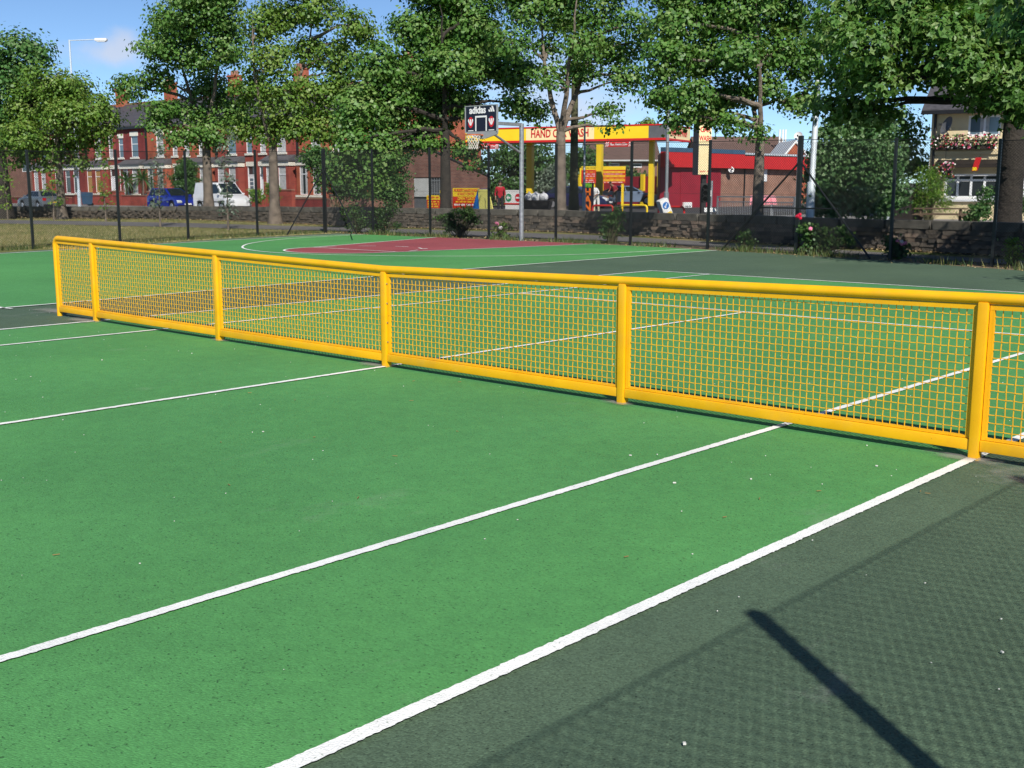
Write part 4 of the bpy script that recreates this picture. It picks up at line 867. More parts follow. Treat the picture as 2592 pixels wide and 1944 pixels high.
# weeds, grass blades and fallen leaves as masses nobody could count
def blades(name, label, P, h, m, w=.010, seed=5):
    r = np.random.default_rng(seed); N = len(P); a = r.uniform(0, 2 * math.pi, N); s_ = np.stack([np.cos(a), np.sin(a), 0 * a], 1) * w; L = (h * r.uniform(.5, 1.4, N))[:, None]; ln = np.stack([r.normal(0, .35, N), r.normal(0, .35, N), np.ones(N)], 1) * L
    Q = np.stack([P - s_, P + s_, P + s_ * .4 + ln * .6, P + ln + s_ * 0], 1); o = link(name, quads_mesh(name, Q, m, r.random(N))); return tag(o, label, 'grass', kind='stuff')
r = np.random.default_rng(99)
N = 46000; u_ = r.random(N); v_ = r.random(N); px = -60 + 900 * u_; py = 556 + 74 * v_ ** 1.3
G = np.array([at(a, b_, z=-.03) for a, b_ in zip(px, py)])
ok = np.array([(g_[0] < left_x(g_[1]) + 1.2) or (g_[0] < -24 and g_[1] > 20.3) for g_ in G])
pfx = np.array(pf); pnx = np.array(pn); onp = np.array([np.interp(g_[0], pnx[:, 0], pnx[:, 1]) < g_[1] < np.interp(g_[0], pfx[:, 0], pfx[:, 1]) for g_ in G])
G = G[ok & ~onp & (G[:, 1] < np.array([wall_y(x_) for x_ in G[:, 0]]))]
blades('grass', 'dry mown grass beyond the left fence', G, .05, 'grass_blade', .012)
xs_ = r.uniform(-26, 6, 5200); cl_ = np.sin(xs_ * 2.1) + np.sin(xs_ * .83 + 1) + r.normal(0, .5, len(xs_)); xs_ = xs_[cl_ > .1]
W = np.stack([xs_, np.array([back_y(x_) for x_ in xs_]) + r.normal(-.15, .25, len(xs_)), np.full(len(xs_), -.015)], 1); blades('weeds', 'green and straw coloured weeds along the foot of the fence', W, .17, 'weed_blade', .012, 6)
ys_ = r.uniform(2, 20, 2500); W = np.stack([np.interp(ys_, [2, 7.5, 10.7, 13.4, 16.6, 20.2], [-22, -23.25, -24.3, -24.85, -25.6, -26.4]) + r.normal(-.05, .12, len(ys_)), ys_, np.full(len(ys_), -.02)], 1); blades('weeds', 'grass growing through the foot of the left fence', W, .13, 'weed_blade', .01, 7)
xs_ = r.uniform(-60, 4, 2600); W = np.stack([xs_, np.array([wall_y(x_) for x_ in xs_]) - np.abs(r.normal(.1, .35, len(xs_))), np.full(len(xs_), -.01)], 1)
Q = leaf_quads(W + [0, 0, .02], .07, 1.5, .0, .4, r); tag(link('fallen_leaves', quads_mesh('fallen_leaves', Q, 'leaf_dry')), 'dry fallen leaves along the foot of the stone wall', 'leaves', kind='stuff')
xs_ = r.uniform(-26, 6, 900); W = np.stack([xs_, np.array([back_y(x_) for x_ in xs_]) + r.normal(0, .45, len(xs_)), np.full(len(xs_), .004)], 1)
Q = leaf_quads(W, .055, 1.5, .0, .4, r); tag(link('fallen_leaves', quads_mesh('fallen_leaves', Q, 'leaf_dry')), 'dry fallen leaves in the soil under the back fence', 'leaves', kind='stuff')

# ------------------------------------------------------------------ building helpers
def holed_wall(x0, x1, z0, z1, holes, y=0.0, reveal=.12, org=(0, 0, 0)):
    """front wall in the plane y with real openings and reveals going back"""
    b = MB(org); xs = sorted({x0, x1, *[h[0] for h in holes], *[h[1] for h in holes]}); zs = sorted({z0, z1, *[h[2] for h in holes], *[h[3] for h in holes]})
    for xa, xb in zip(xs[:-1], xs[1:]):
        for za, zb in zip(zs[:-1], zs[1:]):
            cx, cz = (xa + xb) / 2, (za + zb) / 2
            if any(h[0] < cx < h[1] and h[2] < cz < h[3] for h in holes): continue
            b.quad((xa, y, za), (xb, y, za), (xb, y, zb), (xa, y, zb))
    for a, c, d, e in holes:
        k = y + reveal
        b.quad((a, y, d), (a, k, d), (a, k, e), (a, y, e)); b.quad((c, y, d), (c, y, e), (c, k, e), (c, k, d)); b.quad((a, y, e), (a, k, e), (c, k, e), (c, y, e)); b.quad((a, y, d), (c, y, d), (c, k, d), (a, k, d))
    return b
def window(root, x0, x1, z0, z1, y=0.0, glass='window_glass', frame='white_upvc', fw=.055, trans=None, mull=0, depth=.09, curtain=None):
    b = MB(); k = y + depth; f0, f1 = k - .04, k
    b.bx((x0, f0, z0), (x0 + fw, f1, z1)); b.bx((x1 - fw, f0, z0), (x1, f1, z1)); b.bx((x0 + fw, f0, z1 - fw), (x1 - fw, f1, z1)); b.bx((x0 + fw, f0, z0), (x1 - fw, f1, z0 + fw))
    if trans: zt = z0 + (z1 - z0) * trans; b.bx((x0 + fw, f0 - .004, zt - fw * .5), (x1 - fw, f1 - .004, zt + fw * .5))
    for i in range(mull):
        xm = x0 + (x1 - x0) * (i + 1) / (mull + 1); b.bx((xm - fw * .5, f0 - .007, z0 + fw), (xm + fw * .5, f1 - .007, z1 - fw))
    w = b.build('window', frame, root)
    p = MB(); p.quad((x0 + fw * .5, k - .012, z0 + fw * .5), (x1 - fw * .5, k - .012, z0 + fw * .5), (x1 - fw * .5, k - .012, z1 - fw * .5), (x0 + fw * .5, k - .012, z1 - fw * .5)); p.build('pane', glass, w, fix=False)
    if curtain:
        c = MB()
        for (fa, fb) in ((.06, .36), (.64, .94)): c.quad((x0 + (x1 - x0) * fa, k - .018, z0 + fw), (x0 + (x1 - x0) * fb, k - .018, z0 + fw), (x0 + (x1 - x0) * fb, k - .018, z1 - fw), (x0 + (x1 - x0) * fa, k - .018, z1 - fw))
        c.build('curtain', curtain, w, fix=False)
    return w
def slab_part(root, name, m, a, b, sub=None):
    return MB().bx(a, b).build(name, m, root if sub is None else sub)
def roof_slope(root, name, m, x0, x1, ya, za, yb, zb, th=.09):
    b = MB(); b.prism([(ya, za), (yb, zb), (yb, zb + th), (ya, za + th)], x0, x1, 'x'); return b.build(name, m, root)
def chimney(roof, x, y, z, w=1.15, d=.6, h=1.6, pots=3, m='brick_orange'):
    b = MB(); b.bx((x - w / 2, y - d / 2, z - 1.0), (x + w / 2, y + d / 2, z + h)); b.bx((x - w / 2 - .06, y - d / 2 - .06, z + h), (x + w / 2 + .06, y + d / 2 + .06, z + h + .14)); c = b.build('chimney', m, roof)
    pb = MB()
    for i in range(pots):
        xx = x + (i - (pots - 1) / 2) * w / (pots + .3); pb.tube([(xx, y, z + h + .14), (xx, y, z + h + .5)], [.13, .11], 10)
    b = pb.build('chimney_pots', 'brick_terracotta', roof, True)

# ------------------------------------------------------------------ the red brick terrace
HY0 = 43.0; GZ = .2
def terrace_house(x0, flip, brick, bayglass, door_m, label, ch=None, curtain=None, upglass='net_curtain', door_glass=True):
    """one 5 m wide house; flip=False puts the door at the right hand end"""
    o = thing('terraced_house', (x0 + 2.5, HY0, GZ), label, 'house', group='red brick terrace'); s = -1 if flip else 1
    X = lambda a, b: (min(s * a, s * b), max(s * a, s * b))
    E = 6.32
    up1 = (*X(-1.1, 0.0), 3.9, 5.62); up2 = (*X(1.28, 2.02), 3.9, 5.5); door = (*X(1.34, 2.16), .12, 2.98); bayo = (*X(-2.05, 0.95), .9, 2.95)
    w = holed_wall(-2.5, 2.5, -.1, E, [up1, up2, door, bayo]); w.bx((-2.5, .14, -.1), (2.5, 8.5, E - .3)) if False else None
    w.quad((-2.5, 0, -.1), (-2.5, 8, -.1), (-2.5, 8, E), (-2.5, 0, E)); w.quad((2.5, 0, -.1), (2.5, 8, -.1), (2.5, 8, E), (2.5, 0, E)); w.quad((-2.5, 8, -.1), (2.5, 8, -.1), (2.5, 8, E), (-2.5, 8, E))
    w.build('wall', brick, o)
    MB().bx((-2.45, .6, .0), (2.45, .65, 6.1)).build('inner_wall', 'net_curtain', o) if False else None
    for i, h in enumerate((up1, up2)):
        window(o, *h, glass=upglass, trans=.62 if i == 0 else .66)
        slab_part(o, 'lintel', 'cream_stone', (h[0] - .10, -.035, h[3]), (h[1] + .10, .10, h[3] + .34)); slab_part(o, 'sill', 'cream_stone', (h[0] - .12, -.09, h[2] - .14), (h[1] + .12, .08, h[2]))
    # door with fanlight
    d = MB(); d.bx((door[0], .06, door[2]), (door[1], .12, 2.3)); dr = d.build('door', door_m, o)
    fr = MB(); fr.bx((door[0], .03, 2.3), (door[1], .1, 2.38)); fr.bx((door[0], .028, .12), (door[0] + .05, .1, 2.98)); fr.bx((door[1] - .05, .028, .12), (door[1], .1, 2.98)); fr.build('door_frame', 'white_upvc', o)
    p = MB(); p.quad((door[0] + .05, .09, 2.38), (door[1] - .05, .09, 2.38), (door[1] - .05, .09, 2.98), (door[0] + .05, .09, 2.98)); p.build('fanlight', 'window_glass', o, fix=False)
    if door_glass:
        g = MB(); g.bx((door[0] + .2, .052, 1.0), (door[1] - .2, .058, 2.1)); g.build('door_glass', 'window_glass_sky', dr)
        bars = MB(); [bars.bx((door[0] + .2, .046, z), (door[1] - .2, .051, z + .05)) for z in (1.25, 1.55, 1.85)]; bars.build('glazing_bars', 'white_upvc', dr)
    hx = door[0] + .08 if s > 0 else door[1] - .08; MB().tube([(hx, .05, 1.1), (hx, .0, 1.1)], .03, 8).build('door_handle', 'bolt_steel', dr)
    slab_part(o, 'lintel', 'cream_stone', (door[0] - .12, -.035, 2.98), (door[1] + .12, .1, 3.3))
    # square bay with two lights and a lead roof
    bx0, bx1 = X(-2.05, .95); bay = MB(); by = -.55; wl = [(bx0 + .32, bx0 + 1.22), (bx1 - 1.22, bx1 - .32)]
    bw = holed_wall(bx0, bx1, -.1, 2.95, [(a, c, .95, 2.9) for a, c in wl], by); bw.quad((bx0, by, -.1), (bx0, 0, -.1), (bx0, 0, 2.95), (bx0, by, 2.95)); bw.quad((bx1, by, -.1), (bx1, 0, -.1), (bx1, 0, 2.95), (bx1, by, 2.95))
    bw.build('bay', brick, o)
    for a, c in wl: window(o, a, c, .95, 2.9, by, glass=bayglass, trans=.72, curtain=curtain)
    slab_part(o, 'lintel', 'cream_stone', (bx0 - .08, by - .05, 2.952), (bx1 + .08, -.002, 3.26)); slab_part(o, 'sill', 'cream_stone', (bx0 - .06, by - .10, .78), (bx1 + .06, by - .001, .93))
    b = MB(); b.prism([(by - .16, 3.27), (-.003, 3.27), (-.003, 3.72), (by - .16, 3.36)], bx0 - .16, bx1 + .16, 'x'); b.build('bay_roof', 'lead', o)
    # gutter, downpipe, roof
    slab_part(o, 'gutter', 'gutter_black', (-2.5, -.24, 6.18), (2.5, -.04, 6.36)); xd = -s * 2.42
    MB().tube([(xd, -.07, .1), (xd, -.07, 6.2)], .045, 8).build('downpipe', 'gutter_black', o, True)
    rf = roof_slope(o, 'roof', 'slate', -2.5, 2.5, -.22, 6.37, 4.1, 8.6); roof_slope(o, 'roof', 'slate', -2.5, 2.5, 8.3, 6.37, 4.1, 8.6)
    MB().bx((-2.5, 4.0, 8.66), (2.5, 4.2, 8.82)).build('ridge_tiles', 'brick_terracotta', rf)
    if ch is not None: chimney(rf, ch, 4.1, 8.3, h=1.75)
    return o
TH = [(-98, 0, 'brick_red', 'net_curtain', 'white_upvc', 'brick house at the far left end of the terrace', None, None),
      (-93, 1, 'brick_dark', 'window_glass', 'white_upvc', 'dark red brick house behind the leaning young tree', 1.6, None),
      (-88, 0, 'brick_red', 'curtain_gold', 'white_upvc', 'brick house with orange curtains by the street lamp', None, None),
      (-83, 1, 'brick_dark', 'net_curtain', 'red_paint', 'dark red brick house with red door behind the spiky palms', -.3, None),
      (-78, 0, 'brick_orange', 'window_glass', 'white_upvc', 'orange brick house behind the blue hatchback', None, 'net_curtain'),
      (-73, 1, 'brick_orange', 'net_curtain', 'white_upvc', 'orange brick house beside the clipped bush', -.8, None),
      (-68, 0, 'brick_red', 'net_curtain', 'white_upvc', 'red brick house with white glazed door behind the white van', None, None),
      (-63, 1, 'brick_red', 'net_curtain', 'white_upvc', 'red brick house with plain white door behind the forked tree', -2.3, None),
      (-58, 0, 'brick_orange', 'window_glass', 'white_upvc', 'orange brick house behind the corner post of the fence', None, 'net_curtain'),
      (-53, 1, 'brick_orange', 'window_glass', 'white_upvc', 'orange brick house at the right end of the terrace', -.5, None)]
for i, (x0, fl, br, bg_, dm, lab, ch, cu) in enumerate(TH):
    terrace_house(x0, fl, br, bg_, dm, lab, ch, cu, upglass=('window_glass_sky', 'net_curtain', 'net_curtain')[i % 3], door_glass=(i % 3 == 0))
# brown brick house seen at the far left between the trunks
o = thing('brown_house', (-112, 50, .2), 'brown brick house far left behind the silver saloon', 'house')
holed_wall(-9, 9, 0, 5.4, [(2.0, 4.2, 3.1, 4.2), (-4, -1.8, 3.1, 4.2)]).bx((-9, .15, 0), (9, 8, 5.2)).build('wall', 'brick_brown', o); window(o, 2.0, 4.2, 3.1, 4.2, mull=1); window(o, -4, -1.8, 3.1, 4.2, mull=1)
roof_slope(o, 'roof', 'tile_brown', -9.3, 9.3, -.4, 5.4, 4.2, 8.0); roof_slope(o, 'roof', 'tile_brown', -9.3, 9.3, 8.6, 5.4, 4.2, 8.0)

# low brick garden walls in front of the houses
def garden_wall(label, xa, xb, h, brick, piers=(), y=40.6, cope='brick_terracotta', hp=None):
    o = thing('garden_wall', ((xa + xb) / 2, y, GZ), label, 'wall', group='garden walls of the terrace'); c = (xa + xb) / 2
    slab_part(o, 'wall', brick, (xa - c, 0, -.1), (xb - c, .22, h)); slab_part(o, 'coping', cope, (xa - c - .03, -.04, h), (xb - c + .03, .26, h + .08))
    for p in piers:
        b = MB(); b.bx((p - c - .22, -.05, -.1), (p - c + .22, .30, h + .32)); b.build('pier', brick, o); slab_part(o, 'pier_cap', cope, (p - c - .27, -.1, h + .32), (p - c + .27, .35, h + .42))
garden_wall('low red garden wall with piers in front of the palms', -86, -74.5, .78, 'brick_red', (-79.8, -78.4))
garden_wall('long low red garden wall at the far left of the street', -98, -87, .55, 'brick_dark')
garden_wall('low red garden wall behind the blue hatchback', -74.2, -65.6, .75, 'brick_orange', (-73.9,))
garden_wall('low red garden wall under the paired white doors', -65, -59.0, .62, 'brick_red')
garden_wall('tall red garden wall right of the forked tree', -58.6, -55.7, 1.25, 'brick_red', (-58.4,))
garden_wall('low dark red garden wall at the corner brace', -55.3, -50.6, .68, 'brick_dark')
garden_wall('long red garden wall left of the brown garage', -50.4, -44.0, .95, 'brick_terracotta', (), 39.6, 'coping_grit')

# spiky palms in the garden
def palm(px, py, Y, label, seed, hgt=1.0, L=1.25):
    r_ = np.random.default_rng(seed); g_ = at(px, 520, Y=Y); g_[2] = GZ; c = at(px, py, Y=Y); o = thing('garden_palm', g_, label, 'palm', group='garden palms')
    MB(g_).tube([g_, (g_ + c) / 2 + [.05, 0, 0], c], [.11, .09, .08], 8).build('trunk', 'bark', o, True)
    N = 90; v = unit(r_.normal(size=(N, 3)) + [0, 0, .55]); s_ = unit(np.cross(v, r_.normal(size=(N, 3)))) * .035; ln = L * r_.uniform(.7, 1.1, (N, 1)); mid = c + v * ln * .55; tip = c + v * ln + np.array([0, 0, -.28]) * ln
    Q = np.concatenate([np.stack([c + s_ * .6, mid + s_, mid - s_, c - s_ * .6], 1), np.stack([mid + s_, tip + s_ * .1, tip - s_ * .1, mid - s_], 1)]); link('crown', quads_mesh('crown', Q - g_, 'leaf_hedge', np.tile(r_.random(N) * .8, 2)), o)
palm(320, 455, 41.5, 'spiky garden palm in front of the red door, left one', 1); palm(362, 452, 41.5, 'spiky garden palm in front of the red door, right one', 2, L=1.35)

# ------------------------------------------------------------------ vehicles
def car(label, cat, loc, rz, L, W, side, cab, paint, wheels, wr=.31, plate='white_print', lights=True, name='car', belt=None, splits=(.5,), roofw=.72, rear='tail_red'):
    """side: body profile above the sills (x, z) from rear to front; cab: (xr0, xr1, xb0, xb1, zb, zt) roof and belt ends"""
    o = thing(name, loc, label, cat, rz, group=None); hw = W / 2; sill = .20
    poly = [(p[0], p[1]) for p in side]; bot = []
    fx = sorted(wheels, reverse=True); cur = [(side[-1][0], sill)]
    for wx in fx:
        cur += [(wx + (wr + .07) * math.cos(a), max(sill, wr + (wr + .07) * math.sin(a))) for a in np.linspace(-.25, math.pi + .25, 11)]
    cur += [(side[0][0], sill)]
    b = MB(); b.prism(poly + cur, -hw, hw); me = bevel(b.mesh('body', paint), .045, 2, 28); body = link('body', me, o)
    xr0, xr1, xb0, xb1, zb, zt = cab; rw = hw * roofw; bwid = hw - .05
    c = MB(); B = [(xb0, -bwid, zb), (xb1, -bwid, zb), (xb1, bwid, zb), (xb0, bwid, zb)]; T = [(xr0, -rw, zt), (xr1, -rw, zt), (xr1, rw, zt), (xr0, rw, zt)]
    c.add(B + T, [(4, 5, 6, 7), (0, 1, 5, 4), (1, 2, 6, 5), (2, 3, 7, 6), (3, 0, 4, 7)]); link('cabin', bevel(c.mesh('cabin', paint), .06, 2, 20), o)
    def inset(q, t0, t1, s0, s1, off=.012):
        q = [np.array(v, float) for v in q]; n = np.cross(q[1] - q[0], q[3] - q[0]); n /= np.linalg.norm(n); P = lambda u, v: (q[0] * (1 - u) + q[1] * u) * (1 - v) + (q[3] * (1 - u) + q[2] * u) * v
        cen = np.mean(B + T, axis=0); n = n if float((np.mean(q, axis=0) - cen) @ n) > 0 else -n
        return [tuple(P(u, v) + n * off) for u, v in ((t0, s0), (t1, s0), (t1, s1), (t0, s1))]
    for sgn in (0, 1):
        q = [B[0], B[1], T[1], T[0]] if sgn == 0 else [B[3], B[2], T[2], T[3]]; cuts = [.03] + list(splits) + [.97]
        for a, d in zip(cuts[:-1], cuts[1:]): MB().quad(*inset(q, a + .012, d - .012, .10, .86)).build('side_window', 'car_glass', o, fix=False)
    MB().quad(*inset([B[1], B[2], T[2], T[1]], .07, .93, .06, .92)).build('windscreen', 'car_glass', o, fix=False); MB().quad(*inset([B[0], B[3], T[3], T[0]], .09, .91, .10, .90)).build('rear_window', 'car_glass', o, fix=False)
    for wx in wheels:
        for sgn in (-1, 1):
            y = sgn * (hw - .02); t = MB(); t.tube([(wx, y - sgn * .2, wr), (wx, y - sgn * .02, wr), (wx, y, wr)], [wr, wr, wr * .92], 20); w = t.build('wheel', 'tyre', o, True)
            MB().tube([(wx, y - sgn * .03, wr), (wx, y + sgn * .004, wr)], [wr * .66, wr * .60], 16).build('rim', 'wheel_alloy', w, True)
    xf, xk = side[-1][0], side[0][0]; zl = belt or .62
    for sgn in (-1, 1):
        h = MB(); h.box((xf - .14, sgn * (hw - .22), zl), (.34, .36, .15), ry=.35); link('headlight', bevel(h.mesh('headlight', 'lamp_glass'), .03), o)
        h = MB(); h.box((xk + .03, sgn * (hw - .17), zl + .12), (.09, .26, .20)); h.build('tail_light', rear, o)
        m = MB(); m.box((xb1 - .28, sgn * (hw + .07), zb + .06), (.12, .16, .12)); link('door_mirror', bevel(m.mesh('door_mirror', paint), .02), o)
        MB().box((xb0 * .42 + xb1 * .58, sgn * (hw + .004), zb - .12), (.16, .02, .035)).build('door_handle', 'black_trim', o)
    MB().bx((xf - .02, -.26, .38), (xf + .012, .26, .49)).build('number_plate', plate, o); MB().bx((xk - .012, -.26, .46), (xk + .02, .26, .57)).build('number_plate', 'plate_yellow', o)
    MB().box((xf - .03, 0, .30), (.10, W * .9, .14)).build('bumper', 'black_trim', o); MB().box((xk + .03, 0, .30), (.10, W * .9, .14)).build('bumper', 'black_trim', o)
    return o
RZ = .1
bx_ = at(369, 500, Y=35.2)[0]
car('bright blue hatchback parked left of the white van', 'car', (bx_ + .1, 36.05, RZ), 0, 3.9, 1.7, [(0, .55), (.03, .95), (.25, .99), (2.75, .98), (3.45, .84), (3.78, .66), (3.85, .45)], (.35, 2.05, .06, 2.95, .95, 1.50), 'paint_blue_car', (.66, 3.12), .31, splits=(.27, .62))
vx = at(487, 500, Y=35.2)[0]
van = car('white panel van parked in front of the terrace', 'van', (vx + .1, 36.05, RZ), 0, 4.1, 1.75, [(0, .5), (.0, 1.1), (.06, 1.12), (3.0, 1.12), (3.55, 1.02), (4.0, .78), (4.08, .45)], (.12, 2.55, .0, 3.35, 1.08, 1.86), 'paint_white_van', (.72, 3.22), .32, name='van', splits=(.69,), roofw=.82, belt=.72)
for ch_ in list(van.children):                               # the load bay has no side glass
    if ch_.name.startswith('side_window') and min(v.co.x for v in ch_.data.vertices) < 1.0: bpy.data.objects.remove(ch_)
MB().bx((.5, -.885, .60), (3.0, -.872, .66)).build('side_moulding', 'black_trim', van)
b = MB(); [b.bx((1.6, -.6 + i * 1.2 - .02, 1.87), (2.5, -.6 + i * 1.2 + .02, 1.93)) for i in (0, 1)]; b.build('roof_bars', 'black_trim', van)
sx_ = at(118, 510, Y=33.6)[0]
car('silver grey saloon parked at the far left behind the wall', 'car', (sx_ - .6, 34.4, 0.02), math.pi, 4.2, 1.7, [(0, .5), (.02, .92), (.75, .96), (3.0, .93), (3.85, .80), (4.15, .6), (4.2, .45)], (1.0, 2.35, .55, 3.0, .92, 1.36), 'paint_silver', (.85, 3.4), .30, splits=(.5,))
cdir = .62
cp = at(1519, 520, d=80); cp[2] = .46
car('slate blue coupe on the hand wash forecourt', 'car', cp, .50, 4.3, 1.72, [(0, .55), (.02, .88), (.35, .96), (2.9, .88), (3.7, .76), (4.2, .58), (4.3, .42)], (1.15, 2.2, .15, 3.1, .88, 1.30), 'paint_slate_blue', (.8, 3.35), .31, splits=(.34, .60))
cp = at(1378, 520, d=70); cp[2] = .36
car('dark navy car behind the trunk of the airy tree', 'car', cp, .35, 4.2, 1.72, [(0, .55), (.02, .88), (.4, .95), (2.9, .9), (3.7, .8), (4.1, .6), (4.2, .42)], (.9, 2.2, .3, 3.1, .9, 1.36), 'paint_navy', (.8, 3.3), .31, splits=(.5,))

# ------------------------------------------------------------------ street furniture left
def street_lamp(label, base, h, r, arm, head='white_print', bracket=True, m='lamp_alu', d=(.74, .67)):
    o = thing('street_lamp', base, label, 'street lamp', group='street lamps'); MB().tube([(0, 0, -.1), (0, 0, 1.3), (0, 0, 1.34), (0, 0, h)], [r * 1.5, r * 1.5, r, r * .72], 12).build('column', m, o, True)
    if arm:
        ex, ey = d[0] * arm, d[1] * arm; MB().tube([(0, 0, h - .05), (ex * .9, ey * .9, h + .02)], r * .38, 8).build('arm', m, o)
        hd = MB(); a = math.atan2(ey, ex); hd.box((ex + d[0] * .1, ey + d[1] * .1, h), (.85, .36, .2), rz=a); link('lamp_head', bevel(hd.mesh('lamp_head', head), .07), o)
        g = MB(); g.box((ex + d[0] * .12, ey + d[1] * .12, h - .12), (.6, .27, .05), rz=a); g.build('lamp_lens', 'lamp_glass', o)
    return o
lb = at(202, 525, Y=33.5); lb[2] = .1; lt = at(189, 102, Y=33.5)[2]
street_lamp('tall pale street lamp with arm above the left trees', lb, lt, .085, 2.15)
o = thing('sign_plate_post', lb + [.05, -.15, 0], 'small grey sign fixed to the left street lamp', 'sign'); MB().bx((-.22, -.02, 2.35), (.22, .02, 3.0)).build('plate', 'fascia_grey', o)
bl = at(221, 510, Y=38); bl[2] = .22
o = thing('wheelie_bin', bl, 'dark blue wheelie bin by the garden wall right of the lamp', 'bin', .2)
b = MB(); b.add([(-.24, -.28, .1), (.24, -.28, .1), (.24, .28, .1), (-.24, .28, .1), (-.29, -.36, .98), (.29, -.36, .98), (.29, .34, .98), (-.29, .34, .98)], [(0, 3, 2, 1), (4, 5, 6, 7), (0, 1, 5, 4), (1, 2, 6, 5), (2, 3, 7, 6), (3, 0, 4, 7)]); b.build('body', 'blue_trim', o)
MB().box((0, 0, 1.02), (.62, .74, .06), rx=-.05).build('lid', 'blue_trim', o); MB().tube([(-.26, .3, .1), (.26, .3, .1)], .1, 12).build('axle_wheels', 'tyre', o)

# ------------------------------------------------------------------ brown brick garage
GY = 38.6; gl = at(1019, 500, Y=GY)[0]; gr = at(1238, 500, Y=GY)[0]; gc = (gl + gr) / 2; hwid = (gr - gl) / 2
o = thing('brick_garage', (gc, GY, .22), 'brown brick garage with grilled door and pale panel', 'garage'); G_ = (gc, GY, .22)
lx = lambda px, py: onplane(px, py, G_, 0)
eL = lx(1020, 420)[1]; ap = lx(1068, 368); eR = lx(1237, 445)[1]
dl, dt = lx(1044, 425); dr_, db = lx(1120, 500); pm = lx(1083, 425)[0]
w = holed_wall(-hwid, hwid, -.1, min(eL, eR) - .001, [(dl, dr_, -.1, min(dt, eR - .05))], 0, .15)
w.add([(-hwid, 0, min(eL, eR) - .001), (hwid, 0, min(eL, eR) - .001), (hwid, 0, eR), (ap[0], 0, ap[1]), (-hwid, 0, eL)], [(0, 1, 2, 3, 4)])
SH = -5.6; w.quad((-hwid, 0, -.1), (-hwid + SH, 5, -.1), (-hwid + SH, 5, eL), (-hwid, 0, eL)); w.quad((hwid, 0, -.1), (hwid + SH, 5, -.1), (hwid + SH, 5, eR), (hwid, 0, eR)); w.build('wall', 'brick_brown', o)
def skew_roof(a, c):
    b = MB(); b.add([(a[0], -.06, a[1]), (c[0], -.06, c[1]), (c[0] + SH, 5.05, c[1]), (a[0] + SH, 5.05, a[1]), (a[0], -.06, a[1] + .1), (c[0], -.06, c[1] + .1), (c[0] + SH, 5.05, c[1] + .1), (a[0] + SH, 5.05, a[1] + .1)], [(0, 3, 2, 1), (4, 5, 6, 7), (0, 1, 5, 4), (1, 2, 6, 5), (2, 3, 7, 6), (3, 0, 4, 7)]); b.build('roof', 'slate', o)
skew_roof((-hwid - .08, eL - .02), ap); skew_roof((ap[0] + .002, ap[1]), (hwid + .05, eR - .02))
dt = min(dt, eR - .05)
MB().bx((dl, .1, -.1), (dr_, .14, dt)).build('door_recess', 'fascia_grey', o)
pz0 = lx(1060, 498)[1]; MB().bx((dl + .1, .02, pz0), (pm - .03, .08, dt - .06)).build('pale_panel', 'soffit_white', o)
g = MB(); [g.bx((pm + .06 + i * (dr_ - pm - .14) / 5 - .012, .03, .05), (pm + .06 + i * (dr_ - pm - .14) / 5 + .012, .06, dt - .06)) for i in range(6)]; [g.bx((pm + .05, .024, z), (dr_ - .05, .029, z + .04)) for z in (.4, 1.1, 1.8)]; g.build('door_grille', 'galvanised', o)

# ------------------------------------------------------------------ hand car wash: canopy, signs
CC = np.array([-29.1, 45.8, 0]); CR = .28
can = thing('forecourt_canopy', CC, 'yellow and cream forecourt canopy on yellow columns with red lettering', 'canopy', CR)
z0, z1 = 4.27, 5.05; CWD, CDP = 12.3, 4.4
MB().bx((-CWD, .0, z0 + .02), (0, CDP, z0 + .2)).build('soffit', 'soffit_white', can); MB().bx((-CWD + .05, .05, z0 + .2), (-.05, CDP - .05, z1 - .08)).build('roof_deck', 'soffit_white', can)
def fascia(a, b, m, name='fascia_panel', fr=False):
    if fr: return MB().bx((.002, a, z0 + .06), (.08, b, z1 - .05)).build(name, m, can)
    return MB().bx((a, -.08, z0 + .06), (b, -.002, z1 - .05)).build(name, m, can)
cx0 = onplane(1333, 345, CC, CR)[0]; cx1 = onplane(1505, 345, CC, CR)[0]
fascia(-CWD, cx0 - .002, 'canopy_yellow'); fascia(cx0, cx1 - .002, 'canopy_cream'); fascia(cx1, -.85, 'canopy_yellow'); fascia(-.848, .0, 'fascia_grey')
fascia(0, .5, 'fascia_grey', fr=True); fascia(.502, 4.3, 'canopy_cream', fr=True); fascia(4.302, CDP, 'canopy_yellow', fr=True)
tr = MB(); tr.bx((-CWD, -.13, z0 - .06), (.13, .0, z0 + .058)); tr.bx((.0, .002, z0 - .06), (.13, CDP, z0 + .058)); tr.build('lower_trim', 'red_paint', can)
tr = MB(); tr.bx((-CWD, -.10, z1 - .048), (.10, .0, z1 + .03)); tr.bx((.0, .002, z1 - .048), (.10, CDP, z1 + .03)); tr.build('upper_trim', 'red_paint', can)
lettering('HAND CAR WASH', .62, 'red_print', ((cx0 + cx1) / 2, -.09, (z0 + z1) / 2 + .01), can, sx=.70, bold=.012)
lettering('HAND CAR WASH', .56, 'red_print', (.09, 2.4, (z0 + z1) / 2 + .01), can, sx=.62, bold=.012, rz=math.pi / 2)
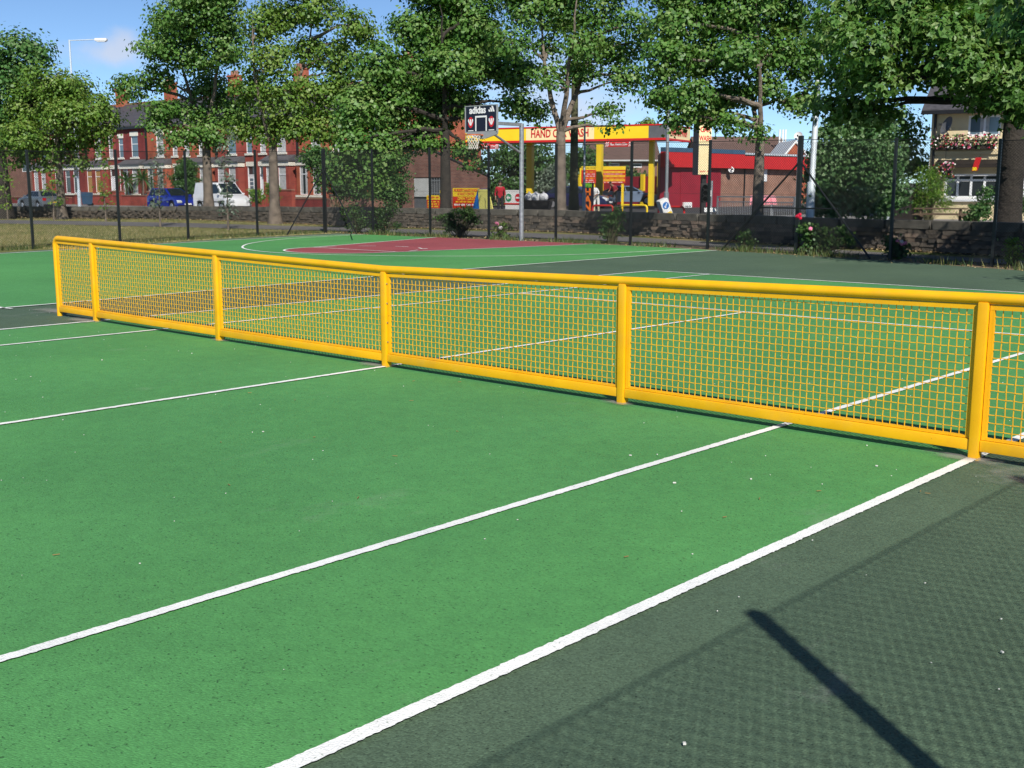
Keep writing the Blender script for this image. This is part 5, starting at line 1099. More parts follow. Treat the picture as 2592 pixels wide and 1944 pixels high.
for (px, d_, w_) in ((1342, 70.5, .36), (1648, 65.6, .27), (1517, 73.0, .34)):
    P = at(px, 500, d=d_); v = np.array([P[0] - CC[0], P[1] - CC[1]]); lx_, ly_ = v[0] * math.cos(CR) + v[1] * math.sin(CR), -v[0] * math.sin(CR) + v[1] * math.cos(CR); lx_ = min(lx_, -.3); ly_ = max(ly_, .3)
    b = MB(); b.bx((lx_ - w_ / 2, ly_ - w_ / 2, .3), (lx_ + w_ / 2, ly_ + w_ / 2, z0 + .018)); b.build('column', 'canopy_yellow', can); MB().bx((lx_ - w_ / 2 - .03, ly_ - w_ / 2 - .03, .3), (lx_ + w_ / 2 + .03, ly_ + w_ / 2 + .03, .62)).build('column_boot', 'black_trim', can)
for k, (pa, pb) in enumerate(((1208, 1263), (1534, 1601))):
    xa, zc = onplane(pa, 371, CC, CR); xb, _ = onplane(pb, 371, CC, CR); o = thing('height_sign', CC + [0, 0, 0], ('left' if k == 0 else 'right') + ' small red height limit sign hung under the canopy', 'sign', CR, 'height limit signs')
    MB().bx((xa, -.10, 3.88), (xb, -.06, 4.16)).build('board', 'red_paint', o); lettering('Max. Height 2.3m', .2, 'white_print', ((xa + xb) / 2, -.105, 4.02), o, sx=.72, bold=.004)
    q = MB(); n_ = 4
    for e_ in (xa, xb - .2):
        for i in range(4):
            for j in range(4):
                if (i + j) % 2 == 0: q.bx((e_ + i * .05, -.104, 3.90 + j * .06), (e_ + (i + 1) * .05, -.1005, 3.90 + (j + 1) * .06))
    q.build('chequer_print', 'white_print', o); MB().bx((xa + .2, -.085, 4.16), (xa + .23, -.075, z0 - .06)).build('hanger', 'bolt_steel', o); MB().bx((xb - .23, -.085, 4.16), (xb - .2, -.075, z0 - .06)).build('hanger', 'bolt_steel', o)

def word_bars(parent, x0, x1, z, h, m, seed, y):
    """a line of print too small to read: separate word-length strokes"""
    r_ = random.Random(seed); b = MB(); x = x0
    while x < x1 - .05:
        L = min(r_.uniform(.12, .36), x1 - x)
        k = x
        while k < x + L - .03: b.bx((k, y - .004, z - h * r_.uniform(.3, .5)), (k + .03, y, z + h * r_.uniform(.3, .5))); k += .045
        x += L + .08
    return b.build('print_line', m, parent)
def board(label, pa, pb, Y=None, d=None, bands=None, rz=None, th=.04, name='sign_board', legs=True, gz=.22, group=None, cat='sign', m='sign_red'):
    """upright board whose corners are pixels pa (top left) and pb (bottom right)"""
    P = at((pa[0] + pb[0]) / 2, pb[1], Y=Y) if d is None else at((pa[0] + pb[0]) / 2, pb[1], d=d); rz = 0.0 if rz is None else rz; O = np.array([P[0], P[1], gz])
    xa, zt = onplane(*pa, O, rz); xb, zb = onplane(*pb, O, rz); o = thing(name, O, label, cat, rz, group); zb2 = max(zb, .02)
    MB().bx((xa, 0, zb2), (xb, th, zt)).build('panel', m, o)
    if legs: [MB().bx((x - .03, th, -.05), (x + .03, th + .06, zt)).build('leg', 'galvanised', o) for x in (xa + .12, xb - .12)]
    return o, xa, xb, zb2, zt
o, xa, xb, zb, zt = board('small red and yellow sign at the garage corner', (1080, 494), (1114, 540), Y=36.3, gz=.2); MB().bx((xa, -.006, zt - (zt - zb) * .25), (xb, -.001, zt)).build('yellow_band', 'canopy_yellow', o); word_bars(o, xa + .1, xb - .08, zt - (zt - zb) * .125, .12, 'red_print', 1, -.0062)
for i in range(4): word_bars(o, xa + .08, xb - .06, zt - (zt - zb) * (.36 + .13 * i), .09, 'canopy_yellow', 2 + i, -.001)
o, xa, xb, zb, zt = board('large red and yellow wash sign beside the blue and yellow tent board', (1146, 476), (1214, 540), Y=36.6, gz=.2); H_ = zt - zb
MB().bx((xa, -.006, zt - H_ * .34), (xb, -.001, zt)).build('yellow_band', 'canopy_yellow', o); lettering('NURSERY HAND WASH', .21, 'red_print', ((xa + xb) / 2, -.008, zt - H_ * .10), o, sx=.80, bold=.004); lettering('& VALET CENTRE', .2, 'red_print', ((xa + xb) / 2, -.008, zt - H_ * .24), o, sx=.8, bold=.004)
lettering('OPEN 7 DAYS', .24, 'canopy_yellow', ((xa + xb) / 2, -.003, zt - H_ * .43), o, sx=.85, bold=.004); word_bars(o, xa + .2, xb - .2, zt - H_ * .55, .1, 'canopy_yellow', 9, -.001); word_bars(o, xa + .1, xb - .1, zt - H_ * .67, .12, 'white_print', 10, -.001)
# yellow mushroom post next to the small sign
P = at(1121, 510, Y=36.2); P[2] = .2; o = thing('yellow_marker_post', P, 'yellow flat-headed marker post beside the small red sign', 'post'); b = MB(); b.tube([(0, 0, -.05), (0, 0, 1.1)], .07, 10); b.build('stem', 'canopy_yellow', o, True); MB().disc((0, 0, 1.22), .2, 16, 'y', .06).build('head', 'canopy_yellow', o)
# tent-shaped A-board, blue end and yellow face
P = at(1232, 528, Y=35.9); P[2] = .2; o = thing('tent_board', P, 'blue and yellow tent-shaped A-board behind the wall', 'sign', -.12); hb = at(1222, 478, Y=35.9)[2] - .2
MB().prism([(-.95, 0), (.55, 0), (.12, hb), (-.12, hb)], -.35, .35).build('end_panel', 'sign_blue', o) if False else None
b = MB(); b.add([(-.9, -.35, 0), (-.1, -.35, 0), (-.28, -.35, hb)], [(0, 1, 2)]); b.add([(-.9, .35, 0), (-.1, .35, 0), (-.28, .35, hb)], [(0, 1, 2)]); b.quad((-.9, -.35, 0), (-.9, .35, 0), (-.28, .35, hb), (-.28, -.35, hb)); b.build('blue_end', 'sign_blue', o)
b = MB(); b.add([(-.1, -.37, 0), (1.05, -.36, 0), (.55, -.36, hb - .02), (-.27, -.37, hb - .02), (-.1, -.33, 0), (1.05, -.32, 0), (.55, -.32, hb - .02), (-.27, -.33, hb - .02)], [(0, 1, 2, 3), (7, 6, 5, 4), (0, 4, 5, 1), (1, 5, 6, 2), (2, 6, 7, 3), (3, 7, 4, 0)]); b.build('yellow_face', 'sign_lemon', o)
q = MB(); q.tube([(.3, -.375, .9), (.36, -.375, .75), (.33, -.375, .55), (.42, -.375, .4)], .012, 4); q.build('drawn_mark', 'black_trim', o)
# white board with green arrow disc and red no-entry disc
o, xa, xb, zb, zt = board('white board with green arrow disc and red no-entry disc', (1279, 481), (1320, 540), Y=36.0, m='white_print', gz=.2); xm = (xa + xb) / 2; zz = zt - (zt - zb) * .33; rr2 = .20
for k, (cx_, m_) in enumerate(((xm - .32, 'go_green'), (xm + .32, 'red_print'))):
    dsc = MB().disc((cx_, -.006, zz), rr2, 24, 'y', .008).build('symbol_disc', m_, o)
    if k: MB().bx((cx_ - .14, -.016, zz - .04), (cx_ + .14, -.0105, zz + .04)).build('white_bar', 'white_print', dsc)
    else: MB().prism([(cx_ - .15, zz), (cx_ - .02, zz + .12), (cx_ - .02, zz + .045), (cx_ + .13, zz + .045), (cx_ + .13, zz - .045), (cx_ - .02, zz - .045), (cx_ - .02, zz - .12)], -.016, -.0105).build('white_arrow', 'white_print', dsc)
# hooped barriers along the pavement
def hoop_barrier(label, pa, pb, py, m, d=None, Y=36.8):
    A = at(pa, py, Y=Y); B = at(pb, py, Y=Y); g_ = (A + B) / 2; g_[2] = .1; zt = A[2]; o = thing('hoop_barrier', g_, label, 'barrier', group='hoop barriers'); L = (B[0] - A[0]) / 2; r_ = .16
    pts = [(-L, 0, -.05), (-L, 0, zt - .1 - r_)] + [(-L + r_ - r_ * math.cos(a), 0, zt - .1 - r_ + r_ * math.sin(a)) for a in np.linspace(0, math.pi / 2, 6)[1:]] + [(L - r_ + r_ * math.sin(a), 0, zt - .1 - r_ + r_ * math.cos(a)) for a in np.linspace(0, math.pi / 2, 6)] + [(L, 0, -.05)]
    MB().tube(pts, .05, 10).build('tube', m, o, True); [MB().bx((x - .1, -.1, .0), (x + .1, .1, .02)).build('base_plate', m, o) for x in (-L, L)]
hoop_barrier('red hoop barrier in front of the white arrow board', 1271, 1323, 516, 'red_paint', Y=35.6); hoop_barrier('red hoop barrier right of the black vertical sign', 1500, 1552, 520, 'red_paint'); hoop_barrier('yellow hoop barrier in front of the slate blue coupe', 1575, 1638, 519, 'canopy_yellow'); hoop_barrier('red hoop barrier behind the leaning bollard', 1667, 1732, 523, 'red_paint')
# black vertical sign
o, xa, xb, zb, zt = board('black vertical sign with green and orange letters', (1474, 463), (1501, 545), Y=37.2, m='sign_black', gz=.2); xm = (xa + xb) / 2
lettering('OPEN', .25, 'sign_green', (xm, -.004, zt - .13), o, sx=.75, bold=.012)
for i, ch_ in enumerate('HAND'): lettering(ch_, .47, 'sign_orange', (xm, -.004, zt - .45 - i * .365), o, sx=1.2, bold=.02)
# two red price boards on yellow posts
for k, (pa, pb, lab) in enumerate((((1472, 421), (1510, 464), 'red price board left of the shaded yellow column'), ((1524, 421), (1583, 464), 'red and yellow price board right of the shaded yellow column'))):
    o, xa, xb, zb, zt = board(lab, pa, pb, d=78, rz=.45, gz=.42, legs=False, name='price_board', group='price boards'); [MB().bx((x - .08, .04, 0), (x + .08, .2, zt - .1)).build('leg', 'canopy_yellow', o) for x in (xa - .05, xb - .2)]
    MB().bx((xa, -.006, zt - .24), (xb, -.001, zt)).build('yellow_band', 'canopy_yellow', o)
    if k == 0: lettering('SPECIAL WASH', .19, 'sign_black', ((xa + xb) / 2, -.008, zt - .12), o, sx=.78)
    for i in range(6):
        z = zt - .38 - i * .135
        if k and i % 2 == 0: MB().bx((xa + .04, -.006, z - .06), (xb - .04, -.001, z + .06)).build('yellow_band', 'canopy_yellow', o); word_bars(o, xa + .1, xb - .1, z, .07, 'red_print', 40 + i, -.0062)
        else: word_bars(o, xa + .15, xb - .1, z, .06, 'white_print' if i % 3 else 'canopy_yellow', 20 + i + 7 * k, -.001)
# maroon yard wall with yellow posts
A = at(1462, 500, d=86); B = at(1690, 500, d=80); o = thing('maroon_yard_wall', A * [1, 1, 0] + [0, 0, .3], 'maroon yard wall with yellow posts behind the coupe', 'wall', math.atan2(B[1] - A[1], B[0] - A[0])); L = np.linalg.norm((B - A)[:2]); zt = at(1600, 447, d=83)[2] - .3
MB().bx((0, 0, 0), (L, .2, zt)).build('wall', 'maroon_paint', o)
for px in (1469, 1527, 1632, 1672): x = L * (px - 1462) / 228; MB().bx((x - .14, -.2, 0), (x + .14, -.01, zt + (.9 if px > 1660 else .15))).build('post', 'canopy_yellow', o)

# ------------------------------------------------------------------ red fascia building
A = np.array([-32.7, 50.7, .3]); B = np.array([-31.8, 66.4, .3]); rz = math.atan2(B[1] - A[1], B[0] - A[0]); L = float(np.linalg.norm(B - A))
rb = thing('red_fascia_building', A, 'long single-storey building with bright red fascia and maroon front', 'building', rz); lp = lambda px, py: onplane(px, py, A, rz)
fz0, fz1 = 2.56, 3.46; xm = lp(1874, 420)[0]; xdr = lp(1824, 480)[0]
def lo(p): v = np.array([p[0] - A[0], p[1] - A[1]]); return (v[0] * math.cos(rz) + v[1] * math.sin(rz), -v[0] * math.sin(rz) + v[1] * math.cos(rz))
bk0 = lo(A[:2] + 7 * np.array([-.60, .80])); bk1 = lo(B[:2] + 7 * np.array([-.55, .83]))
MB().prism([(0.02, .06), (L, .06), bk1, bk0], -.2, fz1 - .05, 'z').build('wall', 'brick_terracotta', rb)
MB().bx((0.0, .0, -.2), (xdr, .055, fz0)).build('maroon_front', 'maroon_paint', rb); MB().bx((lp(1722, 480)[0], -.03, -.1), (xdr - .06, -.002, fz0 - .18)).build('roller_door', 'maroon_paint', rb)
MB().bx((-.06, -.32, fz0), (xm, .0, fz1)).build('fascia', 'red_paint', rb); f2 = MB(); f2.add([(xm + .004, -.32, fz0), (L + .1, -.36, fz0 - .03), (L + .1, .0, fz0 - .03), (xm + .004, .0, fz0), (xm + .004, -.32, fz1 - .1), (L + .1, -.36, fz1 - .08), (L + .1, .0, fz1 - .08), (xm + .004, .0, fz1 - .1)], [(0, 3, 2, 1), (4, 5, 6, 7), (0, 1, 5, 4), (1, 2, 6, 5), (2, 3, 7, 6), (3, 0, 4, 7)]); f2.build('fascia', 'red_paint', rb)
MB().bx((-.06, -.34, fz1), (xm, .0, fz1 + .26)).build('blue_trim', 'blue_trim', rb); n_ = 26; te = MB(); [te.bx((xm + .05 + i * (L - xm) / n_, -.4, fz1 - .02), (xm + .05 + (i + .55) * (L - xm) / n_, .2, fz1 + .1)) for i in range(n_)]; te.build('corrugated_edge', 'pole_white', rb)
MB().prism([(-.06, -.3), (L + .1, -.3), bk1, bk0], fz1 - .07, fz1 + .0, 'z').build('roof', 'lead', rb)
xs_, zs_ = lp(1932, 438); MB().bx((xs_ - .15, .02, zs_ - .55), (xs_ + .5, .058, zs_ + .35)).build('small_window', 'white_upvc', rb)
xs_, zs_ = lp(1885, 450); MB().tube([(xs_, .0, .0), (xs_, .0, fz0)], .05, 6).build('downpipe', 'gutter_black', rb)
xs_, zs_ = lp(1840, 430); dish = thing('satellite_dish', A, 'white satellite dish on the red fascia building wall', 'satellite dish', rz, 'satellite dishes')
def dish_mesh(o, c, r, tilt=.5, yaw=0., m='white_print'):
    b = MB(); rings = 5; n = 20; vs = []; fs = []
    M = Matrix.Rotation(yaw, 3, 'Z') @ Matrix.Rotation(-tilt, 3, 'X')
    for k in range(rings + 1):
        q = k / rings
        for j in range(n): a = 2 * math.pi * j / n; v = M @ Vector((r * q * math.cos(a), -.35 * r * q * q, r * q * math.sin(a))); vs.append((c[0] + v.x, c[1] + v.y, c[2] + v.z))
    for k in range(rings):
        for j in range(n): fs.append((k * n + j, k * n + (j + 1) % n, (k + 1) * n + (j + 1) % n, (k + 1) * n + j))
    b.add(vs, fs); b.build('dish', m, o, True, fix=False); e = M @ Vector((0, -1.0 * r, -.15 * r)); MB().tube([(c[0], c[1], c[2] - .8 * r), (c[0] + e.x, c[1] + e.y, c[2] + e.z)], .022, 6).build('feed_arm', 'bolt_steel', o); MB().box((c[0] + e.x, c[1] + e.y, c[2] + e.z), (.1, .12, .1)).build('receiver', 'black_trim', o); MB().tube([c, (c[0], c[1] + .4, c[2] - .1)], .03, 6).build('bracket', 'galvanised', o)
dish_mesh(dish, (xs_, -.30, zs_), .20, .3, -.6)
# white meter box on the maroon front, low white kerb
xa, za = lp(1727, 512); xb, zb = lp(1746, 533); o = thing('meter_box', A, 'small white notice box on the maroon front', 'box', rz); MB().bx((xa, -.16, max(.1, zb)), (xb, -.035, za)).build('box', 'white_print', o); word_bars(o, xa + .1, xb - .1, (za + zb) / 2, .12, 'fascia_grey', 77, -.161)

# houses with brown tiled roofs behind the forecourt
def tiled_house(label, pxa, pxb, py_e, py_r, d, rz, wins=(), gable=None, brick='brick_brown'):
    A = at(pxa, py_e, d=d); zE = A[2]; A = np.array([A[0], A[1], .3]); xb, _ = onplane(pxb, py_e, A, rz); o = thing('tiled_house', A, label, 'house', rz, 'houses behind the forecourt'); dr = 4.5; zR = at((pxa + pxb) / 2, py_r, d=d + dr)[2] - .3; zE -= .3
    W_ = []
    for (p0, p1) in wins:
        a, zt = onplane(*p0, A, rz); c, zb = onplane(*p1, A, rz); W_.append((a, c, zb, zt))
    b = holed_wall(0, xb, -.1, zE, W_); b.quad((0, 0, -.1), (0, 8, -.1), (0, 8, zE), (0, 0, zE)); b.quad((xb, 0, -.1), (xb, 8, -.1), (xb, 8, zE), (xb, 0, zE)); b.add([(0, 0, zE), (0, 2 * dr, zE), (0, dr, zR)], [(0, 1, 2)]); b.add([(xb, 0, zE), (xb, 2 * dr, zE), (xb, dr, zR)], [(0, 1, 2)]); b.build('wall', brick, o)
    for w_ in W_: window(o, *w_, fw=.09, mull=0, trans=None)
    n = 9
    for k, (ya, yb) in enumerate(((-.35, dr), (2 * dr + .35, dr))):
        for i in range(n):                                   # courses of tiles
            q0, q1 = i / n, (i + 1) / n; z0_, z1_ = zE - .05 + (zR - zE + .05) * q0, zE - .05 + (zR - zE + .05) * q1; y0_, y1_ = ya + (yb - ya) * q0, ya + (yb - ya) * q1
            MB().prism([(y0_, z0_), (y1_, z1_), (y1_, z1_ + .05), (y0_, z0_ + .10)], -.15, xb + .15, 'x').build('tile_course', 'tile_brown', o)
    MB().bx((-.15, dr - .12, zR - .02), (xb + .15, dr + .12, zR + .12)).build('ridge', 'tile_brown', o); MB().bx((-.15, -.48, zE - .14), (xb + .15, -.34, zE - .02)).build('gutter', 'soffit_white', o); MB().bx((-.1, -.33, zE - .2), (xb + .1, -.01, zE - .1)).build('soffit', 'soffit_white', o)
    return o, xb, zE, zR, dr
tiled_house('brown tiled house with white windows behind the coupe', 1490, 1668, 404, 352, 100, .72, (((1541, 413), (1568, 421)), ((1595, 413), (1625, 424))))
o, xb, zE, zR, dr = tiled_house('brown tiled house behind the red fascia building', 1770, 1998, 398, 349, 108, .74)
for px in (1977, 1985, 1992): x, _ = onplane(px, 380, np.array(o.location), .74); MB().tube([(x, .8, zE + .1), (x, .8, zR + .6)], .09, 8).build('flue_pipe', 'white_print', o, True)
# small gable with white bargeboards
P = at(2000, 430, d=96); P[2] = .3; o = thing('gabled_house', P, 'small orange brick gable with white bargeboards', 'house', .74); xl_, _ = onplane(2001, 400, P, .74); xr_, _ = onplane(2052, 400, P, .74); zt_ = onplane(2014, 362, P, .74); ze_ = onplane(2040, 400, P, .74)
b = MB(); b.prism([(xl_ - .9, -.2), (xr_ + .2, -.2), (xr_ + .2, ze_[1] - .4), (zt_[0], zt_[1]), (xl_ - .9, ze_[1] - .4)], 0, 6); b.build('wall', 'brick_orange', o)
for s_ in ((xl_ - 1.0, ze_[1] - .5), (xr_ + .3, ze_[1] - .5)): MB().prism([(zt_[0], zt_[1]), (zt_[0], zt_[1] + .25), (s_[0], s_[1] + .25), (s_[0], s_[1])], -.12, 6.1).build('bargeboard', 'white_print', o)

# ------------------------------------------------------------------ totem sign, lamp posts, bollards, railing
tp = at(1783, 520, d=50.5); tp[2] = .15; TR = .95; tot = thing('totem_sign', tp, 'tall yellow totem sign with red lettering on black post', 'sign', TR); t_ = lambda px, py: onplane(px, py, tp, TR)
xa, zt = t_(1768, 288); xb, zb = t_(1796, 443); zmid = t_(1780, 367)[1]
MB().bx((xa - .62, -.12, zb), (xa - .002, .14, zt)).build('dark_side_panel', 'fascia_grey', tot) if False else None
core_ = MB(); core_.bx((xa, -.10, zb), (xb, .55, zt)); core_.build('housing', 'fascia_grey', tot)
MB().bx((xa + .01, -.13, zmid + .03), (xb - .01, -.101, zt - .02)).build('upper_panel', 'canopy_cream', tot); MB().bx((xa + .01, -.13, zb + .02), (xb - .01, -.101, zmid - .03)).build('lower_panel', 'canopy_cream', tot)
for i, wd_ in enumerate(('HAND', 'CAR', 'WASH')): lettering(wd_, .30, 'red_print', ((xa + xb) / 2, -.133, t_(1780, (305, 329, 351)[i])[1]), tot, sx=.62 if i != 1 else .8, bold=.008)
lettering('OPEN', .1, 'red_print', ((xa + xb) / 2, -.133, t_(1780, 436)[1]), tot, sx=.8) if False else word_bars(tot, xa + .08, xb - .06, t_(1780, 434)[1], .07, 'red_print', 5, -.1302)
MB().bx(((xa + xb) / 2 + .0, .1, -.1), ((xa + xb) / 2 + .2, .3, zb)).build('post', 'black_trim', tot)
# black signal head and box on a thin pole beside the totem
sp = at(1800, 520, d=47); sp[2] = .12; o = thing('traffic_signal', sp, 'black traffic signal head seen from behind, on a thin pole', 'traffic signal', .7); zh0, zh1 = at(1790, 500, d=47)[2] - .12, at(1790, 464, d=47)[2] - .12
MB().tube([(0, 0, -.1), (0, 0, zh1 + .1)], .05, 10).build('pole', 'galvanised', o, True); hd = MB().bx((-.45, -.15, zh0 - .2), (-.1, .15, zh1)); link('signal_head', bevel(hd.mesh('signal_head', 'black_trim'), .05), o)
for i in range(3): MB().tube([(-.28, -.16, zh1 - .12 - i * .24), (-.28, -.36, zh1 - .16 - i * .24)], [.10, .12], 12, False).build('hood', 'black_trim', o)
MB().bx((-.14, -.13, zh0 + .05), (-.02, -.06, zh0 + .28)).build('white_tag', 'white_print', o); MB().bx((-.28, -.1, .55), (.2, .02, .72)).build('white_plate', 'white_print', o)
# galvanised lamp columns
lb2 = at(1686, 530, d=52); lb2[2] = .12; lt2 = at(1686, 290, d=52)[2]; o = street_lamp('galvanised lamp column in front of the canopy corner', lb2, 9.2, .075, 1.2, m='galvanised', d=(.2, .98))
lb3 = at(1478, 530, d=51); lb3[2] = .12; o = street_lamp('galvanised column behind the mossy slim tree', lb3, 4.4, .055, 0, m='galvanised'); 
wp = at(2050, 548, d=38); wp[2] = .1; wt = at(2060, 330, d=38)[2]; o = thing('white_pole', wp, 'pale blue-white pole beside the ivy bank', 'pole'); MB().tube([(0, 0, -.1), (0.0, 0, 1.7), (.02, 0, 1.75), (.10, .02, 7.0)], [.14, .14, .10, .08], 12).build('column', 'pole_white', o, True); MB().bx((-.03, -.16, .5), (.03, -.13, .9)).build('access_door', 'pole_white', o)
# round white satellite dish seen at the top right of the red building
gp = at(2022, 345, d=70); o = thing('mast_dish', gp * [1, 1, 0] + [0, 0, .3], 'round white dish above the red fascia end', 'satellite dish', .5, 'satellite dishes'); dish_mesh(o, (0, 0, gp[2] - .3), .26, .25, -.3); MB().tube([(0, .4, 0), (0, .4, gp[2] - .5)], .05, 8).build('mast', 'galvanised', o)
# leaning keep-left bollard
P = at(1698, 545, d=48); P[2] = .08; o = thing('keep_left_bollard', P, 'leaning white and yellow bollard with blue arrow disc', 'bollard'); o.rotation_euler = (.05, -.40, 1.05)
b = MB(); b.bx((-.20, -.20, 0), (.20, .20, 1.18)); link('body', bevel(b.mesh('body', 'white_print'), .04), o); MB().bx((-.16, -.206, .10), (.16, -.2005, .62)).build('yellow_face', 'canopy_yellow', o); MB().bx((-.206, -.16, .10), (-.2005, .16, .62)).build('yellow_face', 'canopy_yellow', o)
dsc = MB().disc((0, -.205, .92), .145, 20, 'y', .008).build('blue_disc', 'sign_blue', o); MB().prism([(-.08, .92 - .08), (-.08, .92 + .02), (-.045, .92 - .015), (.05, .92 + .08), (.08, .92 + .05), (-.015, .92 - .045), (.02, .92 - .08)], -.214, -.2095).build('white_arrow', 'white_print', dsc)
# galvanised guard rail
A = at(1816, 532, d=46.5); B = at(2010, 535, d=43.5); A[2] = B[2] = .12; rz = math.atan2(B[1] - A[1], B[0] - A[0]); L = float(np.linalg.norm(B - A)); o = thing('guard_rail', A, 'galvanised guard railing in front of the pink sheet', 'railing', rz); zt = at(1816, 496, d=46.5)[2] - .12; z2 = at(1816, 509, d=46.5)[2] - .12
rl = MB(); rl.bx((0, -.025, zt - .05), (L, .025, zt)).build('top_rail', 'galvanised', o); MB().bx((0, -.02, z2 - .04), (L, .02, z2)).build('middle_rail', 'galvanised', o); MB().bx((0, -.02, .1), (L, .02, .14)).build('bottom_rail', 'galvanised', o)
for x in np.linspace(0, L, 3): MB().bx((x - .03, -.03, -.1), (x + .03, .03, zt - .001)).build('post', 'galvanised', o)
BAR = MB().bx((-.008, -.008, .141), (.008, .008, z2 - .041)).mesh('bar', 'galvanised')
for i in range(1, 44):
    q = link('bar', BAR, o); q.location = (L * i / 44, 0, 0)
P = at(1932, 530, d=49); P[2] = .15; o = thing('pink_stall_table', P, 'table under a pink sheet behind the guard railing', 'table', .6); t_ = lambda px, py: onplane(px, py, P, .6); xa, zt = t_(1900, 495); xb, zb = t_(1962, 518)
b = MB(); n = 14
for i in range(n):
    x0_, x1_ = xa + (xb - xa) * i / n, xa + (xb - xa) * (i + 1) / n; w0 = .04 * math.sin(i * 1.9); w1 = .04 * math.sin((i + 1) * 1.9); sl0 = (x0_ - (xa + xb) / 2) * .12; sl1 = (x1_ - (xa + xb) / 2) * .12
    b.quad((x0_, .7, zt), (x1_, .7, zt), (x1_, -.1, zt - .02), (x0_, -.1, zt - .02)); b.quad((x0_, -.1, zt - .02), (x1_, -.1, zt - .02), (x1_ + sl1, -.25 + w1, zb), (x0_ + sl0, -.25 + w0, zb))
b.build('sheet', 'pink_sheet', o); MB().bx((xa + .02, -.05, zt - .1), (xb - .02, .68, zt - .03)).build('table_top', 'weathered_timber', o); [MB().bx((x - .03, y - .03, -.05), (x + .03, y + .03, zt - .1)).build('leg', 'galvanised', o) for x in (xa + .1, xb - .1) for y in (.05, .6)]
# black bin heaped with white bags beside the yellow column
P = at(1358, 525, d=62); P[2] = .3; o = thing('rubbish_skip', P, 'low dark skip beside the yellow column', 'skip', .5); b = MB(); b.add([(-.75, -.4, 0), (.65, -.4, 0), (.65, .4, 0), (-.75, .4, 0), (-.95, -.45, .62), (.8, -.45, .62), (.8, .45, .62), (-.95, .45, .62)], [(0, 3, 2, 1), (0, 1, 5, 4), (1, 2, 6, 5), (2, 3, 7, 6), (3, 0, 4, 7), (4, 5, 6, 7)]); b.build('tub', 'black_trim', o); MB().bx((-1.0, -.49, .6), (.85, -.452, .68)).build('rim', 'black_trim', o)
for k in range(3):
    o = thing('rubbish_bag', P + np.array([-.45 + k * .42, .1 * (k - 1), .62]), ('left', 'middle', 'right')[k] + ' one of the white rubbish bags on the dark skip', 'bag', group='white rubbish bags'); b = MB(); b.ball((0, 0, .2), (.27, .25, .24 + .04 * (k == 1)), 10, 7); rr3 = random.Random(k); b.v = [(v[0] * rr3.uniform(.85, 1.15), v[1] * rr3.uniform(.85, 1.15), v[2] * rr3.uniform(.9, 1.1)) for v in b.v]; b.build('bag', 'plastic_bag', o, True); MB().tube([(0, 0, .40), (.03, 0, .5)], [.04, .07], 6).build('knot', 'plastic_bag', o)

